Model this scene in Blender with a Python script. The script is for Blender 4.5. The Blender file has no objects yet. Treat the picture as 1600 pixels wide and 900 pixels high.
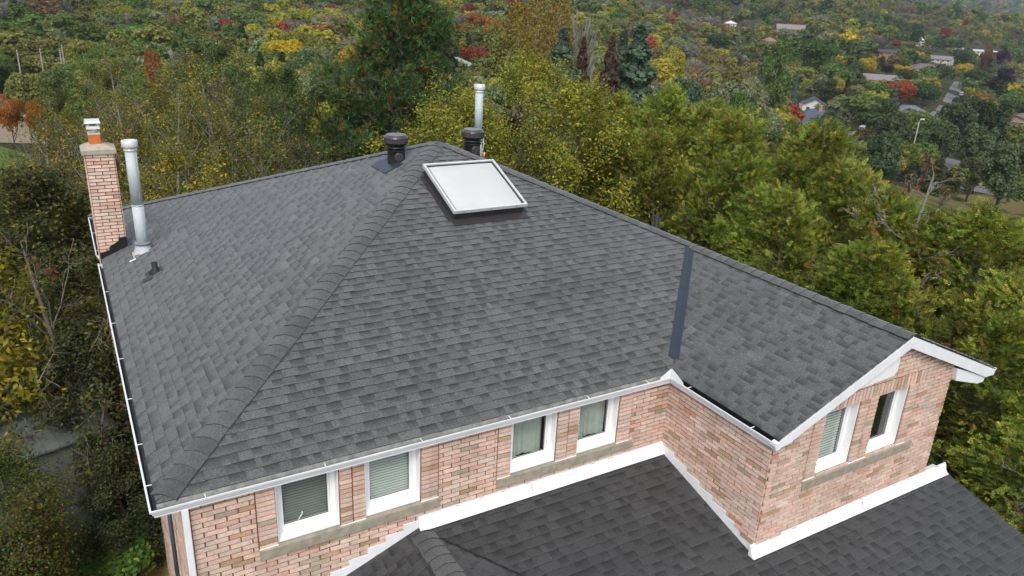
import bpy, bmesh, math, random
import numpy as np
from mathutils import Vector, Matrix

random.seed(7)
RNG = np.random.default_rng(7)
R = math.radians
scene = bpy.context.scene
COL = scene.collection

# ------------------------------------------------------------------ camera
CAM = np.array([-0.2112, -7.3506, 5.0941])
YAW, PITCH, ROLL, FPX = 0.5413, 0.3626, 0.0485, 1187.39      # focal length in pixels of a 1600 px wide frame

def cam_axes():
    cy, sy, cp, sp = math.cos(YAW), math.sin(YAW), math.cos(PITCH), math.sin(PITCH)
    f = np.array([cp * sy, cp * cy, -sp]); r = np.array([cy, -sy, 0.0]); u = np.cross(r, f)
    c, s = math.cos(ROLL), math.sin(ROLL)
    return c * r + s * u, -s * r + c * u, f
AX, AY, AZ = cam_axes()
cd = bpy.data.cameras.new('camera')
cam = bpy.data.objects.new('camera', cd); COL.objects.link(cam)
cam.matrix_world = Matrix(((AX[0], AY[0], -AZ[0], CAM[0]), (AX[1], AY[1], -AZ[1], CAM[1]),
                           (AX[2], AY[2], -AZ[2], CAM[2]), (0, 0, 0, 1)))
cd.sensor_width = 36.0; cd.lens = 36.0 * FPX / 1600.0
cd.clip_start = 0.1; cd.clip_end = 20000
scene.camera = cam

# ------------------------------------------------------------------ light
SUN_AZ, SUN_EL = R(212), R(52)          # azimuth clockwise from +Y
world = bpy.data.worlds.new('World'); scene.world = world; world.use_nodes = True
wt = world.node_tree; wt.nodes.clear()
sky = wt.nodes.new('ShaderNodeTexSky'); sky.sky_type = 'NISHITA'; sky.sun_disc = False
sky.sun_elevation = SUN_EL; sky.sun_rotation = SUN_AZ
sky.air_density = 1.0; sky.dust_density = 3.0; sky.ozone_density = 0.6
hs = wt.nodes.new('ShaderNodeHueSaturation'); hs.inputs['Saturation'].default_value = 0.42
bg = wt.nodes.new('ShaderNodeBackground'); bg.inputs['Strength'].default_value = 0.15
wo = wt.nodes.new('ShaderNodeOutputWorld')
wt.links.new(sky.outputs[0], hs.inputs['Color']); wt.links.new(hs.outputs[0], bg.inputs[0]); wt.links.new(bg.outputs[0], wo.inputs[0])
sl = bpy.data.lights.new('sun', 'SUN'); sl.energy = 0.95; sl.angle = R(24); sl.color = (1.0, 0.955, 0.89)
sun = bpy.data.objects.new('sun', sl); COL.objects.link(sun)
sdir = Vector((math.sin(SUN_AZ) * math.cos(SUN_EL), math.cos(SUN_AZ) * math.cos(SUN_EL), math.sin(SUN_EL)))
sun.rotation_euler = sdir.to_track_quat('Z', 'Y').to_euler()
sun.location = (0, -30, 60)
vs = scene.view_settings
vs.view_transform = 'Standard'; vs.look = 'None'; vs.gamma = 1; vs.use_curve_mapping = False
vs.exposure = 0.68
HAZE = 0.00012
scene.cycles.max_bounces = 6; scene.cycles.transparent_max_bounces = 12
scene.cycles.volume_bounces = 0

# ------------------------------------------------------------------ helpers: picking points
def ray(px, py):
    return AX * ((px - 800) / FPX) + AY * ((450 - py) / FPX) + AZ
def at(px, py, r):
    """point on the view ray at horizontal distance r from the camera"""
    v = ray(px, py); return CAM + v * (r / math.hypot(v[0], v[1]))

# ------------------------------------------------------------------ helpers: objects
def tag(o, label=None, cat=None, group=None, kind=None):
    if label: o['label'] = label
    if cat: o['category'] = cat
    if group: o['group'] = group
    if kind: o['kind'] = kind
    return o
def empty(name, loc, label, cat, group=None, rz=0.0, parent=None):
    o = bpy.data.objects.new(name, None); COL.objects.link(o); o.location = loc; o.rotation_euler = (0, 0, rz)
    o.empty_display_size = 0.2
    return tag(o, label, cat, group)
def mesh_np(name, V, F, mat, parent=None, tint=None, smooth=False, loc=None):
    """V (n,3), F (m,k) all faces of k corners, tint (m,3) per-face colour"""
    V = np.asarray(V, np.float32); F = np.asarray(F, np.int32)
    me = bpy.data.meshes.new(name); m, k = F.shape
    me.vertices.add(len(V)); me.vertices.foreach_set('co', V.ravel())
    me.loops.add(m * k); me.loops.foreach_set('vertex_index', F.ravel())
    me.polygons.add(m); me.polygons.foreach_set('loop_start', np.arange(0, m * k, k, dtype=np.int32))
    me.update(calc_edges=True)
    if tint is not None:
        a = me.attributes.new('tint', 'FLOAT_COLOR', 'FACE')
        c = np.ones((m, 4), np.float32); c[:, :3] = tint; a.data.foreach_set('color', c.ravel())
    if smooth: me.polygons.foreach_set('use_smooth', np.ones(m, bool))
    me.validate()
    me.materials.append(mat)
    o = bpy.data.objects.new(name, me); COL.objects.link(o)
    if parent: o.parent = parent
    if loc is not None: o.location = loc
    return o

class MB:
    """collects shapes and links them as ONE mesh object"""
    def __init__(s): s.v = []; s.f = []; s.t = []; s.m = []; s.s = []; s.cv = []
    def add(s, vs_, fs, tint=(1, 1, 1), mi=0, smooth=False):
        b = len(s.v); s.v += [tuple(map(float, v)) for v in vs_]
        for f in fs:
            s.f.append([b + i for i in f]); s.t.append(tint); s.m.append(mi); s.s.append(smooth)
        return s
    def box(s, a, b, tint=(1, 1, 1), mi=0):
        x0, y0, z0 = a; x1, y1, z1 = b
        return s.add([(x0, y0, z0), (x1, y0, z0), (x1, y1, z0), (x0, y1, z0), (x0, y0, z1), (x1, y0, z1), (x1, y1, z1), (x0, y1, z1)],
                     [(0, 3, 2, 1), (4, 5, 6, 7), (0, 1, 5, 4), (1, 2, 6, 5), (2, 3, 7, 6), (3, 0, 4, 7)], tint, mi)
    def obox(s, o, ex, ey, ez, tint=(1, 1, 1), mi=0):
        """box from corner o along three edge vectors"""
        o, ex, ey, ez = map(np.array, (o, ex, ey, ez))
        P = [o, o + ex, o + ex + ey, o + ey]; P += [q + ez for q in P]
        return s.add(P, [(0, 3, 2, 1), (4, 5, 6, 7), (0, 1, 5, 4), (1, 2, 6, 5), (2, 3, 7, 6), (3, 0, 4, 7)], tint, mi)
    def tube(s, pts, rad, n=12, tint=(1, 1, 1), mi=0, smooth=True, caps=True):
        pts = [np.array(p, float) for p in pts]; rings = []; up = np.array((0.0, 0.0, 1.0))
        if not hasattr(rad, '__len__'): rad = [rad] * len(pts)
        vs_ = []
        for i, p in enumerate(pts):
            d = pts[min(i + 1, len(pts) - 1)] - pts[max(i - 1, 0)]; d = d / (np.linalg.norm(d) + 1e-9)
            a = np.cross(d, up if abs(d[2]) < 0.95 else np.array((1.0, 0, 0))); a /= np.linalg.norm(a); b = np.cross(d, a)
            for k in range(n):
                t = 2 * math.pi * k / n; vs_.append(p + (a * math.cos(t) + b * math.sin(t)) * rad[i])
        fs = []
        for i in range(len(pts) - 1):
            for k in range(n):
                fs.append((i * n + k, i * n + (k + 1) % n, (i + 1) * n + (k + 1) % n, (i + 1) * n + k))
        s.add(vs_, fs, tint, mi, smooth)
        if caps:
            b = len(s.v) - len(vs_)
            s.f.append([b + k for k in reversed(range(n))]); s.t.append(tint); s.m.append(mi); s.s.append(False)
            e = b + (len(pts) - 1) * n
            s.f.append([e + k for k in range(n)]); s.t.append(tint); s.m.append(mi); s.s.append(False)
        return s
    def lathe(s, c, prof, n=28, tint=(1, 1, 1), mi=0, smooth=True):
        """profile of (radius, z) spun about the vertical through c"""
        vs_ = []; fs = []
        for r, z in prof:
            for k in range(n):
                t = 2 * math.pi * k / n; vs_.append((c[0] + r * math.cos(t), c[1] + r * math.sin(t), c[2] + z))
        for i in range(len(prof) - 1):
            for k in range(n):
                fs.append((i * n + k, i * n + (k + 1) % n, (i + 1) * n + (k + 1) % n, (i + 1) * n + k))
        return s.add(vs_, fs, tint, mi, smooth)
    def prism(s, poly, ext, tint=(1, 1, 1), mi=0):
        """closed polygon (3D points) extruded by vector ext"""
        n = len(poly); P = [np.array(p, float) for p in poly]; Q = [p + np.array(ext) for p in P]
        fs = [tuple(reversed(range(n))), tuple(range(n, 2 * n))] + [(i, (i + 1) % n, n + (i + 1) % n, n + i) for i in range(n)]
        return s.add(P + Q, fs, tint, mi)
    def build(s, name, mats, parent=None, loc=None, bevel=0.0, fix=True):
        me = bpy.data.meshes.new(name); me.from_pydata(s.v, [], s.f)
        if not isinstance(mats, (list, tuple)): mats = [mats]
        for m in mats: me.materials.append(m)
        me.polygons.foreach_set('material_index', s.m); me.polygons.foreach_set('use_smooth', s.s)
        a = me.attributes.new('tint', 'FLOAT_COLOR', 'FACE')
        c = np.ones((len(s.f), 4), np.float32); c[:, :3] = np.array(s.t, np.float32); a.data.foreach_set('color', c.ravel())
        if fix:
            bm = bmesh.new(); bm.from_mesh(me); bmesh.ops.recalc_face_normals(bm, faces=bm.faces); bm.to_mesh(me); bm.free()
        me.update()
        o = bpy.data.objects.new(name, me); COL.objects.link(o)
        if parent: o.parent = parent
        if loc is not None: o.location = loc
        if bevel:
            b = o.modifiers.new('bevel', 'BEVEL'); b.width = bevel; b.segments = 2; b.limit_method = 'ANGLE'; b.angle_limit = R(50)
        return o

# ------------------------------------------------------------------ materials
class NT:
    def __init__(s, name):
        s.m = bpy.data.materials.new(name); s.m.use_nodes = True; s.t = s.m.node_tree; s.t.nodes.clear()
        s.out = s.t.nodes.new('ShaderNodeOutputMaterial')
    def n(s, typ, **kw):
        nd = s.t.nodes.new(typ)
        for k, v in kw.items():
            if k in nd.inputs.keys(): nd.inputs[k].default_value = v
            else: setattr(nd, k, v)
        return nd
    def l(s, a, b): s.t.links.new(a, b)
    def coord(s, kind='Object'): return s.n('ShaderNodeTexCoord').outputs[kind]
    def noise(s, vec, scale, detail=4.0, rough=0.55):
        nd = s.n('ShaderNodeTexNoise', Scale=scale, Detail=detail, Roughness=rough); s.l(vec, nd.inputs['Vector']); return nd.outputs['Fac']
    def ramp(s, fac, stops):
        nd = s.n('ShaderNodeValToRGB'); cr = nd.color_ramp
        while len(cr.elements) < len(stops): cr.elements.new(0.5)
        for e, (p, c) in zip(cr.elements, stops):
            e.position = p; e.color = (c if hasattr(c, '__len__') else (c, c, c)) + (1,) if hasattr(c, '__len__') else (c, c, c, 1)
        s.l(fac, nd.inputs['Fac']); return nd.outputs['Color']
    def mul(s, a, b, mode='MULTIPLY', fac=1.0):
        nd = s.n('ShaderNodeMix', data_type='RGBA', blend_type=mode); nd.inputs[0].default_value = fac
        s.l(a, nd.inputs[6])
        if hasattr(b, 'is_linked') or hasattr(b, 'links'): s.l(b, nd.inputs[7])
        else: nd.inputs[7].default_value = (*b, 1)
        return nd.outputs[2]
    def attr(s, name='tint'): return s.n('ShaderNodeAttribute', attribute_name=name).outputs['Color']
    def bump(s, h, strength=0.3, dist=0.01):
        nd = s.n('ShaderNodeBump', Strength=strength, Distance=dist); s.l(h, nd.inputs['Height']); return nd.outputs['Normal']
    def principled(s, col, rough=0.6, spec=0.4, metal=0.0, normal=None):
        p = s.n('ShaderNodeBsdfPrincipled'); p.inputs['Roughness'].default_value = rough
        p.inputs['Specular IOR Level'].default_value = spec; p.inputs['Metallic'].default_value = metal
        if hasattr(col, 'links'): s.l(col, p.inputs['Base Color'])
        else: p.inputs['Base Color'].default_value = (*col, 1)
        if normal is not None: s.l(normal, p.inputs['Normal'])
        return p
    def done(s, shader): s.l(shader.outputs[0] if hasattr(shader, 'outputs') else shader, s.out.inputs['Surface']); return s.m

def mat_plain(name, col, rough=0.5, spec=0.4, metal=0.0, var=0.12, scale=6.0, bump=0.0):
    t = NT(name); c = t.coord()
    v = t.ramp(t.noise(c, scale, 6.0, 0.65), [(0.3, 1 - var), (0.7, 1 + var * 0.4)])
    col_ = t.mul(t.mul(v, t.attr()), col)
    nm = t.bump(t.noise(c, 60.0), bump, 0.004) if bump else None
    return t.done(t.principled(col_, rough, spec, metal, nm))

def mat_shingle(name, col):
    t = NT(name); c = t.coord()
    big = t.ramp(t.noise(c, 0.7, 7.0, 0.68), [(0.28, 0.78), (0.5, 1.0), (0.66, 1.06), (0.76, 1.28)])
    fine = t.ramp(t.noise(c, 90.0, 3.0, 0.75), [(0.34, 0.45), (0.66, 1.5)])
    mid = t.ramp(t.noise(c, 14.0, 4.0, 0.6), [(0.3, 0.9), (0.7, 1.1)])
    gr = t.ramp(t.noise(c, 36.0, 3.0, 0.8), [(0.33, 0.70), (0.67, 1.30)])
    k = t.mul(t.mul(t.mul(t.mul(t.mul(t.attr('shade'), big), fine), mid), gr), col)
    p = t.principled(k, 0.62, 0.42, 0.0, t.bump(t.noise(c, 160.0, 2.0), 0.55, 0.004))
    p.inputs['Sheen Weight'].default_value = 0.42; p.inputs['Sheen Roughness'].default_value = 0.4
    p.inputs['Sheen Tint'].default_value = (0.86, 0.93, 1.0, 1)
    return t.done(p)

def mat_brick(name):
    t = NT(name); c = t.coord()
    sp = t.ramp(t.noise(c, 75.0, 4.0, 0.75), [(0.32, 0.42), (0.46, 1.0), (0.75, 1.08)])
    sm = t.ramp(t.noise(c, 16.0, 4.0, 0.6), [(0.25, 0.84), (0.7, 1.06)])
    st = t.ramp(t.noise(c, 1.3, 6.0, 0.7), [(0.28, (0.88, 0.88, 0.84)), (0.55, (1.0, 1.0, 1.0))])
    mp = t.n('ShaderNodeMapping'); mp.inputs['Scale'].default_value = (4.0, 4.0, 0.5); t.l(c, mp.inputs['Vector'])
    sk = t.ramp(t.noise(mp.outputs[0], 1.0, 6.0, 0.65), [(0.30, (0.85, 0.83, 0.80)), (0.48, (1.0, 1.0, 1.0)), (0.70, (1.05, 1.05, 1.06))])
    k = t.mul(t.mul(t.mul(t.mul(t.attr(), sp), sm), st), sk)
    return t.done(t.principled(k, 0.9, 0.2, 0.0, t.bump(t.noise(c, 110.0, 4.0), 0.6, 0.004)))

def mat_leaf(name, transl=0.3, rough=0.55, spec=0.25, use_obj=True):
    t = NT(name)
    col = t.attr()
    if use_obj:
        oi = t.n('ShaderNodeObjectInfo'); col = t.mul(col, oi.outputs['Color'])
    p = t.principled(col, rough, spec)
    tr = t.n('ShaderNodeBsdfTranslucent')
    t.l(t.mul(col, (1.05, 1.1, 0.7)), tr.inputs['Color'])
    mx = t.n('ShaderNodeMixShader'); mx.inputs[0].default_value = transl
    t.l(p.outputs[0], mx.inputs[1]); t.l(tr.outputs[0], mx.inputs[2])
    return t.done(mx)

def mat_glass(name, rough=0.0, tint=(0.95, 0.975, 0.965)):
    t = NT(name)
    tr = t.n('ShaderNodeBsdfTransparent'); tr.inputs[0].default_value = (*tint, 1)
    gl = t.n('ShaderNodeBsdfGlossy'); gl.inputs['Roughness'].default_value = rough
    fr = t.n('ShaderNodeFresnel', IOR=1.5); ge = t.n('ShaderNodeNewGeometry'); mp = t.n('ShaderNodeMapRange')
    mp.inputs['To Min'].default_value = 1.5; mp.inputs['To Max'].default_value = 1 / 1.5
    t.l(ge.outputs['Backfacing'], mp.inputs['Value']); t.l(mp.outputs[0], fr.inputs['IOR'])
    mx = t.n('ShaderNodeMixShader'); t.l(fr.outputs[0], mx.inputs[0]); t.l(tr.outputs[0], mx.inputs[1]); t.l(gl.outputs[0], mx.inputs[2])
    return t.done(mx)

M = dict(
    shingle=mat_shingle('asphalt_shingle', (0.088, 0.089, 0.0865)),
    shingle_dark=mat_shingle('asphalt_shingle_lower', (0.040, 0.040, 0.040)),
    cap=mat_shingle('asphalt_cap', (0.080, 0.080, 0.078)),
    brick=mat_brick('clay_brick'),
    white=mat_plain('white_aluminium', (0.78, 0.79, 0.81), 0.42, 0.35, var=0.10, scale=3.5),
    vinyl=mat_plain('white_vinyl', (0.84, 0.845, 0.845), 0.45, 0.4, var=0.05),
    shaded_gutter=mat_plain('gutter_inside_shaded', (0.075, 0.085, 0.095), 0.7, 0.3, var=0.5, scale=9),  # second gutter inside, deep shade of the trough painted into its colour
    dirty=mat_plain('gutter_inside', (0.36, 0.37, 0.335), 0.8, 0.2, var=0.5, scale=9),
    black=mat_plain('black_flashing', (0.012, 0.012, 0.013), 0.45, 0.4, var=0.2),
    navy=mat_plain('blue_grey_flashing', (0.026, 0.035, 0.052), 0.38, 0.5, var=0.25, scale=9),
    bronze=mat_plain('brown_metal', (0.040, 0.037, 0.039), 0.33, 0.5, var=0.2),
    bronze_top=mat_plain('brown_metal_top', (0.055, 0.05, 0.055), 0.22, 0.6, var=0.15),
    galv=mat_plain('galvanised_steel', (0.44, 0.49, 0.51), 0.55, 0.35, 0.0, var=0.12, scale=3),
    galv_bright=mat_plain('bright_steel', (0.66, 0.68, 0.69), 0.38, 0.5, 0.25, var=0.15, scale=8),
    lead=mat_plain('grey_sealant', (0.22, 0.23, 0.24), 0.7, 0.2, var=0.3),
    rubber=mat_plain('black_rubber', (0.018, 0.018, 0.02), 0.6, 0.3, var=0.2),
    concrete=mat_plain('concrete', (0.33, 0.30, 0.235), 0.9, 0.2, var=0.3, scale=10, bump=0.3),
    capstone=mat_plain('chimney_concrete', (0.42, 0.37, 0.30), 0.9, 0.2, var=0.3, scale=9, bump=0.3),
    clay=mat_plain('clay_flue', (0.55, 0.15, 0.055), 0.85, 0.2, var=0.2),
    room=mat_plain('dark_room', (0.03, 0.035, 0.035), 0.9, 0.1),
    blind=mat_plain('blind_slats', (0.56, 0.60, 0.56), 0.6, 0.3, var=0.08),
    curtain=mat_plain('grey_green_curtain', (0.46, 0.49, 0.43), 0.9, 0.1, var=0.15),
    dome=mat_plain('opal_acrylic', (0.52, 0.525, 0.52), 0.10, 0.5, var=0.06, scale=2),
    glass=mat_glass('window_glass'),
    bark=mat_plain('bark', (0.14, 0.115, 0.09), 0.9, 0.1, var=0.4, scale=14),
    bark_pale=mat_plain('pale_bark', (0.24, 0.215, 0.19), 0.9, 0.1, var=0.35, scale=14),
    leaf=mat_leaf('leaf', 0.40),
    needle=mat_leaf('needle', 0.30, 0.6, 0.2),
    far=mat_leaf('far_leaf', 0.35, 0.8, 0.05),
)

# ================================================================== THE GROUND
R_T = [0, 25, 60, 85, 110, 130, 200, 300, 450, 700, 900, 1000, 1150, 1600, 2600, 4000, 7000]
Z_T = np.array([[-6, -6, -10, -12.9, -15.5, -16.5, -19, -16, -6, 20, 40, 50, 60, 90, 150, 230, 300],
                [-6, -6, -10, -12.9, -15.5, -16.5, -19, -16, -6, 18, 38, 48, 60, 90, 150, 230, 300],
                [-6, -6, -9, -12.3, -15, -16.3, -20, -17, -7, 12, 30, 40, 50, 85, 150, 230, 300],
                [-6, -6, -10.4, -12.7, -15.1, -19, -28, -30, -24, -8, 8, 15, 25, 50, 120, 220, 300],
                [-6, -6.2, -10.6, -14.7, -17.3, -22, -35, -40, -41, -38, -22, 0, -18, -25, 20, 105, 260]], float)
C_T = [0, 400, 800, 1200, 1600]
def ground(x, y):
    """height of the ground at (x, y); arrays or numbers"""
    x = np.asarray(x, float); y = np.asarray(y, float); sc = x.ndim == 0
    x = np.atleast_1d(x); y = np.atleast_1d(y)
    dx, dy = x - CAM[0], y - CAM[1]; r = np.hypot(dx, dy)
    a = np.arctan2(dx, dy) - YAW; a = (a + np.pi) % (2 * np.pi) - np.pi
    col = 800 + FPX * np.tan(np.clip(a, -1.0, 1.0)); col = np.clip(col, 0, 1600)
    prof = np.stack([np.interp(r, R_T, Z_T[i]) for i in range(5)])
    ci = np.clip(col / 400, 0, 3.9999); i0 = ci.astype(int); f = ci - i0; f = f * f * (3 - 2 * f)
    k = np.arange(len(r)); z = prof[i0, k] * (1 - f) + prof[i0 + 1, k] * f
    w = np.clip((np.abs(a) - 1.0) / 0.9, 0, 1); w = w * w * (3 - 2 * w)
    z = z * (1 - w) + (-6) * w
    z = z + np.clip((r - 60) / 200, 0, 1) * (1.6 * np.sin(x * 0.031 + 1) * np.sin(y * 0.027) + 0.8 * np.sin(x * 0.09) * np.sin(y * 0.083 + 2))
    return float(z[0]) if sc else z
def ground_hit(px, py):
    v = ray(px, py); v = v / math.hypot(v[0], v[1]); r = 8.0
    while r < 5000:
        p = CAM + v * r
        if p[2] < ground(p[0], p[1]): break
        r *= 1.01
    lo, hi = r / 1.01, r
    for _ in range(24):
        m = (lo + hi) / 2; p = CAM + v * m
        if p[2] < ground(p[0], p[1]): hi = m
        else: lo = m
    return CAM + v * hi

def mat_ground():
    t = NT('leafy_ground'); c = t.coord()
    a = t.ramp(t.noise(c, 0.06, 8.0, 0.62), [(0.34, (0.040, 0.034, 0.020)), (0.50, (0.050, 0.050, 0.022)), (0.68, (0.075, 0.085, 0.030))])
    b = t.ramp(t.noise(c, 3.0, 8.0, 0.7), [(0.3, 0.6), (0.7, 1.35)])
    return t.done(t.principled(t.mul(a, b), 0.95, 0.1, 0.0, t.bump(t.noise(c, 7.0, 6.0, 0.7), 0.8, 0.05)))
def mat_turf(name, c0, c1, sc=1.5):
    t = NT(name); c = t.coord()
    a = t.ramp(t.noise(c, sc, 7.0, 0.7), [(0.3, c0), (0.7, c1)])
    return t.done(t.principled(a, 0.95, 0.1, 0.0, t.bump(t.noise(c, 12.0, 6.0, 0.7), 0.7, 0.04)))
azs = np.concatenate([np.linspace(-0.80, 0.80, 150), np.linspace(0.84, 2 * np.pi - 0.84, 60)])
rs = np.concatenate([[0.0], np.geomspace(4, 7000, 120)])
GA, GR = np.meshgrid(azs, rs); gx = CAM[0] + GR * np.sin(GA + YAW); gy = CAM[1] + GR * np.cos(GA + YAW)
gz = ground(gx.ravel(), gy.ravel()).reshape(gx.shape)
na, nr = len(azs), len(rs)
fc = np.array([(i * na + j, i * na + (j + 1) % na, (i + 1) * na + (j + 1) % na, (i + 1) * na + j) for i in range(nr - 1) for j in range(na)])[:, ::-1]
g = mesh_np('ground', np.stack([gx, gy, gz], -1).reshape(-1, 3), fc, mat_ground(), smooth=True)
tag(g, 'leaf-strewn earth and rough grass under the trees, falling into the valley', 'ground', kind='structure')

def draped(name, rows, mat, label, cat, lift=0.06):
    """sheet over the ground: rows of (left pixel, right pixel) pairs"""
    V = []; n = 7
    for (a, b) in rows:
        A, B = ground_hit(*a), ground_hit(*b)
        for k in range(n):
            p = A + (B - A) * k / (n - 1); V.append((p[0], p[1], ground(p[0], p[1]) + lift))
    # refine along the rows
    V = np.array(V).reshape(len(rows), n, 3); out = []
    for i in range(len(rows) - 1):
        for s in np.linspace(0, 1, 8, endpoint=False): out.append(V[i] * (1 - s) + V[i + 1] * s)
    out.append(V[-1]); V = np.array(out); m = len(V); V[:, :, 2] = ground(V[:, :, 0].ravel(), V[:, :, 1].ravel()).reshape(m, n) + lift
    F = [(i * n + j, i * n + j + 1, (i + 1) * n + j + 1, (i + 1) * n + j) for i in range(m - 1) for j in range(n - 1)]
    return tag(mesh_np(name, V.reshape(-1, 3), F, mat, smooth=True), label, cat, kind='structure')
M_gravel = mat_turf('gravel', (0.23, 0.18, 0.13), (0.33, 0.27, 0.21), 0.8)
M_asph = mat_turf('street_asphalt', (0.13, 0.13, 0.135), (0.19, 0.19, 0.195), 0.6)
M_grass = mat_turf('mown_grass', (0.075, 0.125, 0.025), (0.115, 0.175, 0.040), 1.2)
M_rough = mat_turf('rough_grass', (0.11, 0.09, 0.035), (0.15, 0.13, 0.05), 1.2)
draped('car_park', [((-90, 222), (78, 226)), ((-90, 186), (72, 196)), ((-90, 158), (66, 170))], M_gravel, 'pale gravel car park at the left edge', 'car park', 0.08)
draped('verge', [((-90, 262), (60, 268)), ((-90, 204), (50, 244))], M_grass, 'mown green verge below the gravel car park', 'grass', 0.14)
draped('lawn', [((1340, 372), (1680, 400)), ((1350, 300), (1680, 332))], M_grass, 'green lawn behind the cedar hedge', 'lawn', 0.08)
draped('field', [((1240, 300), (1680, 334)), ((1240, 262), (1680, 296))], M_rough, 'tawny rough grass in front of the chain-link fence', 'field', 0.14)
draped('road', [((1500, 296), (1640, 312)), ((1480, 262), (1548, 272)), ((1425, 230), (1466, 234)), ((1440, 196), (1478, 198)), ((1462, 172), (1490, 173)), ((1480, 146), (1500, 147)), ((1490, 128), (1503, 128))],
       M_asph, 'pale grey village street running between the houses', 'road', 0.2)

# ================================================================== THE HOUSE
S = 0.4128; L = 7.0; DW = 1.9772; H = 2.5073; D = 12.1604; XA = L - 3.5 + H - 0.0; WX = L + 2 * H
XA = 3.5 + H; ZA = S * XA; S2 = ZA / (D - XA)
house = empty('brick_house', (0, 0, -6), 'pale brick two-storey house with a grey shingle hip roof, filling the foreground', 'house')
HZ = (0, 0, 6)      # parts are drawn with the eaves at z = 0, the root stands on the ground
def hp(o):          # make o a part of the house
    o.parent = house; o.location = HZ; return o

def clip(poly, cv):
    """convex clip of a list of 2D points by the ccw convex polygon cv"""
    out = poly
    for i in range(len(cv)):
        a, b = cv[i], cv[(i + 1) % len(cv)]; ex, ey = b[0] - a[0], b[1] - a[1]
        src = out; out = []
        if not src: break
        for j in range(len(src)):
            p, q = src[j], src[(j + 1) % len(src)]
            dp = ex * (p[1] - a[1]) - ey * (p[0] - a[0]); dq = ex * (q[1] - a[1]) - ey * (q[0] - a[0])
            if dp >= 0: out.append(p)
            if (dp >= 0) != (dq >= 0):
                t = dp / (dp - dq); out.append((p[0] + (q[0] - p[0]) * t, p[1] + (q[1] - p[1]) * t))
    return out

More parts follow.
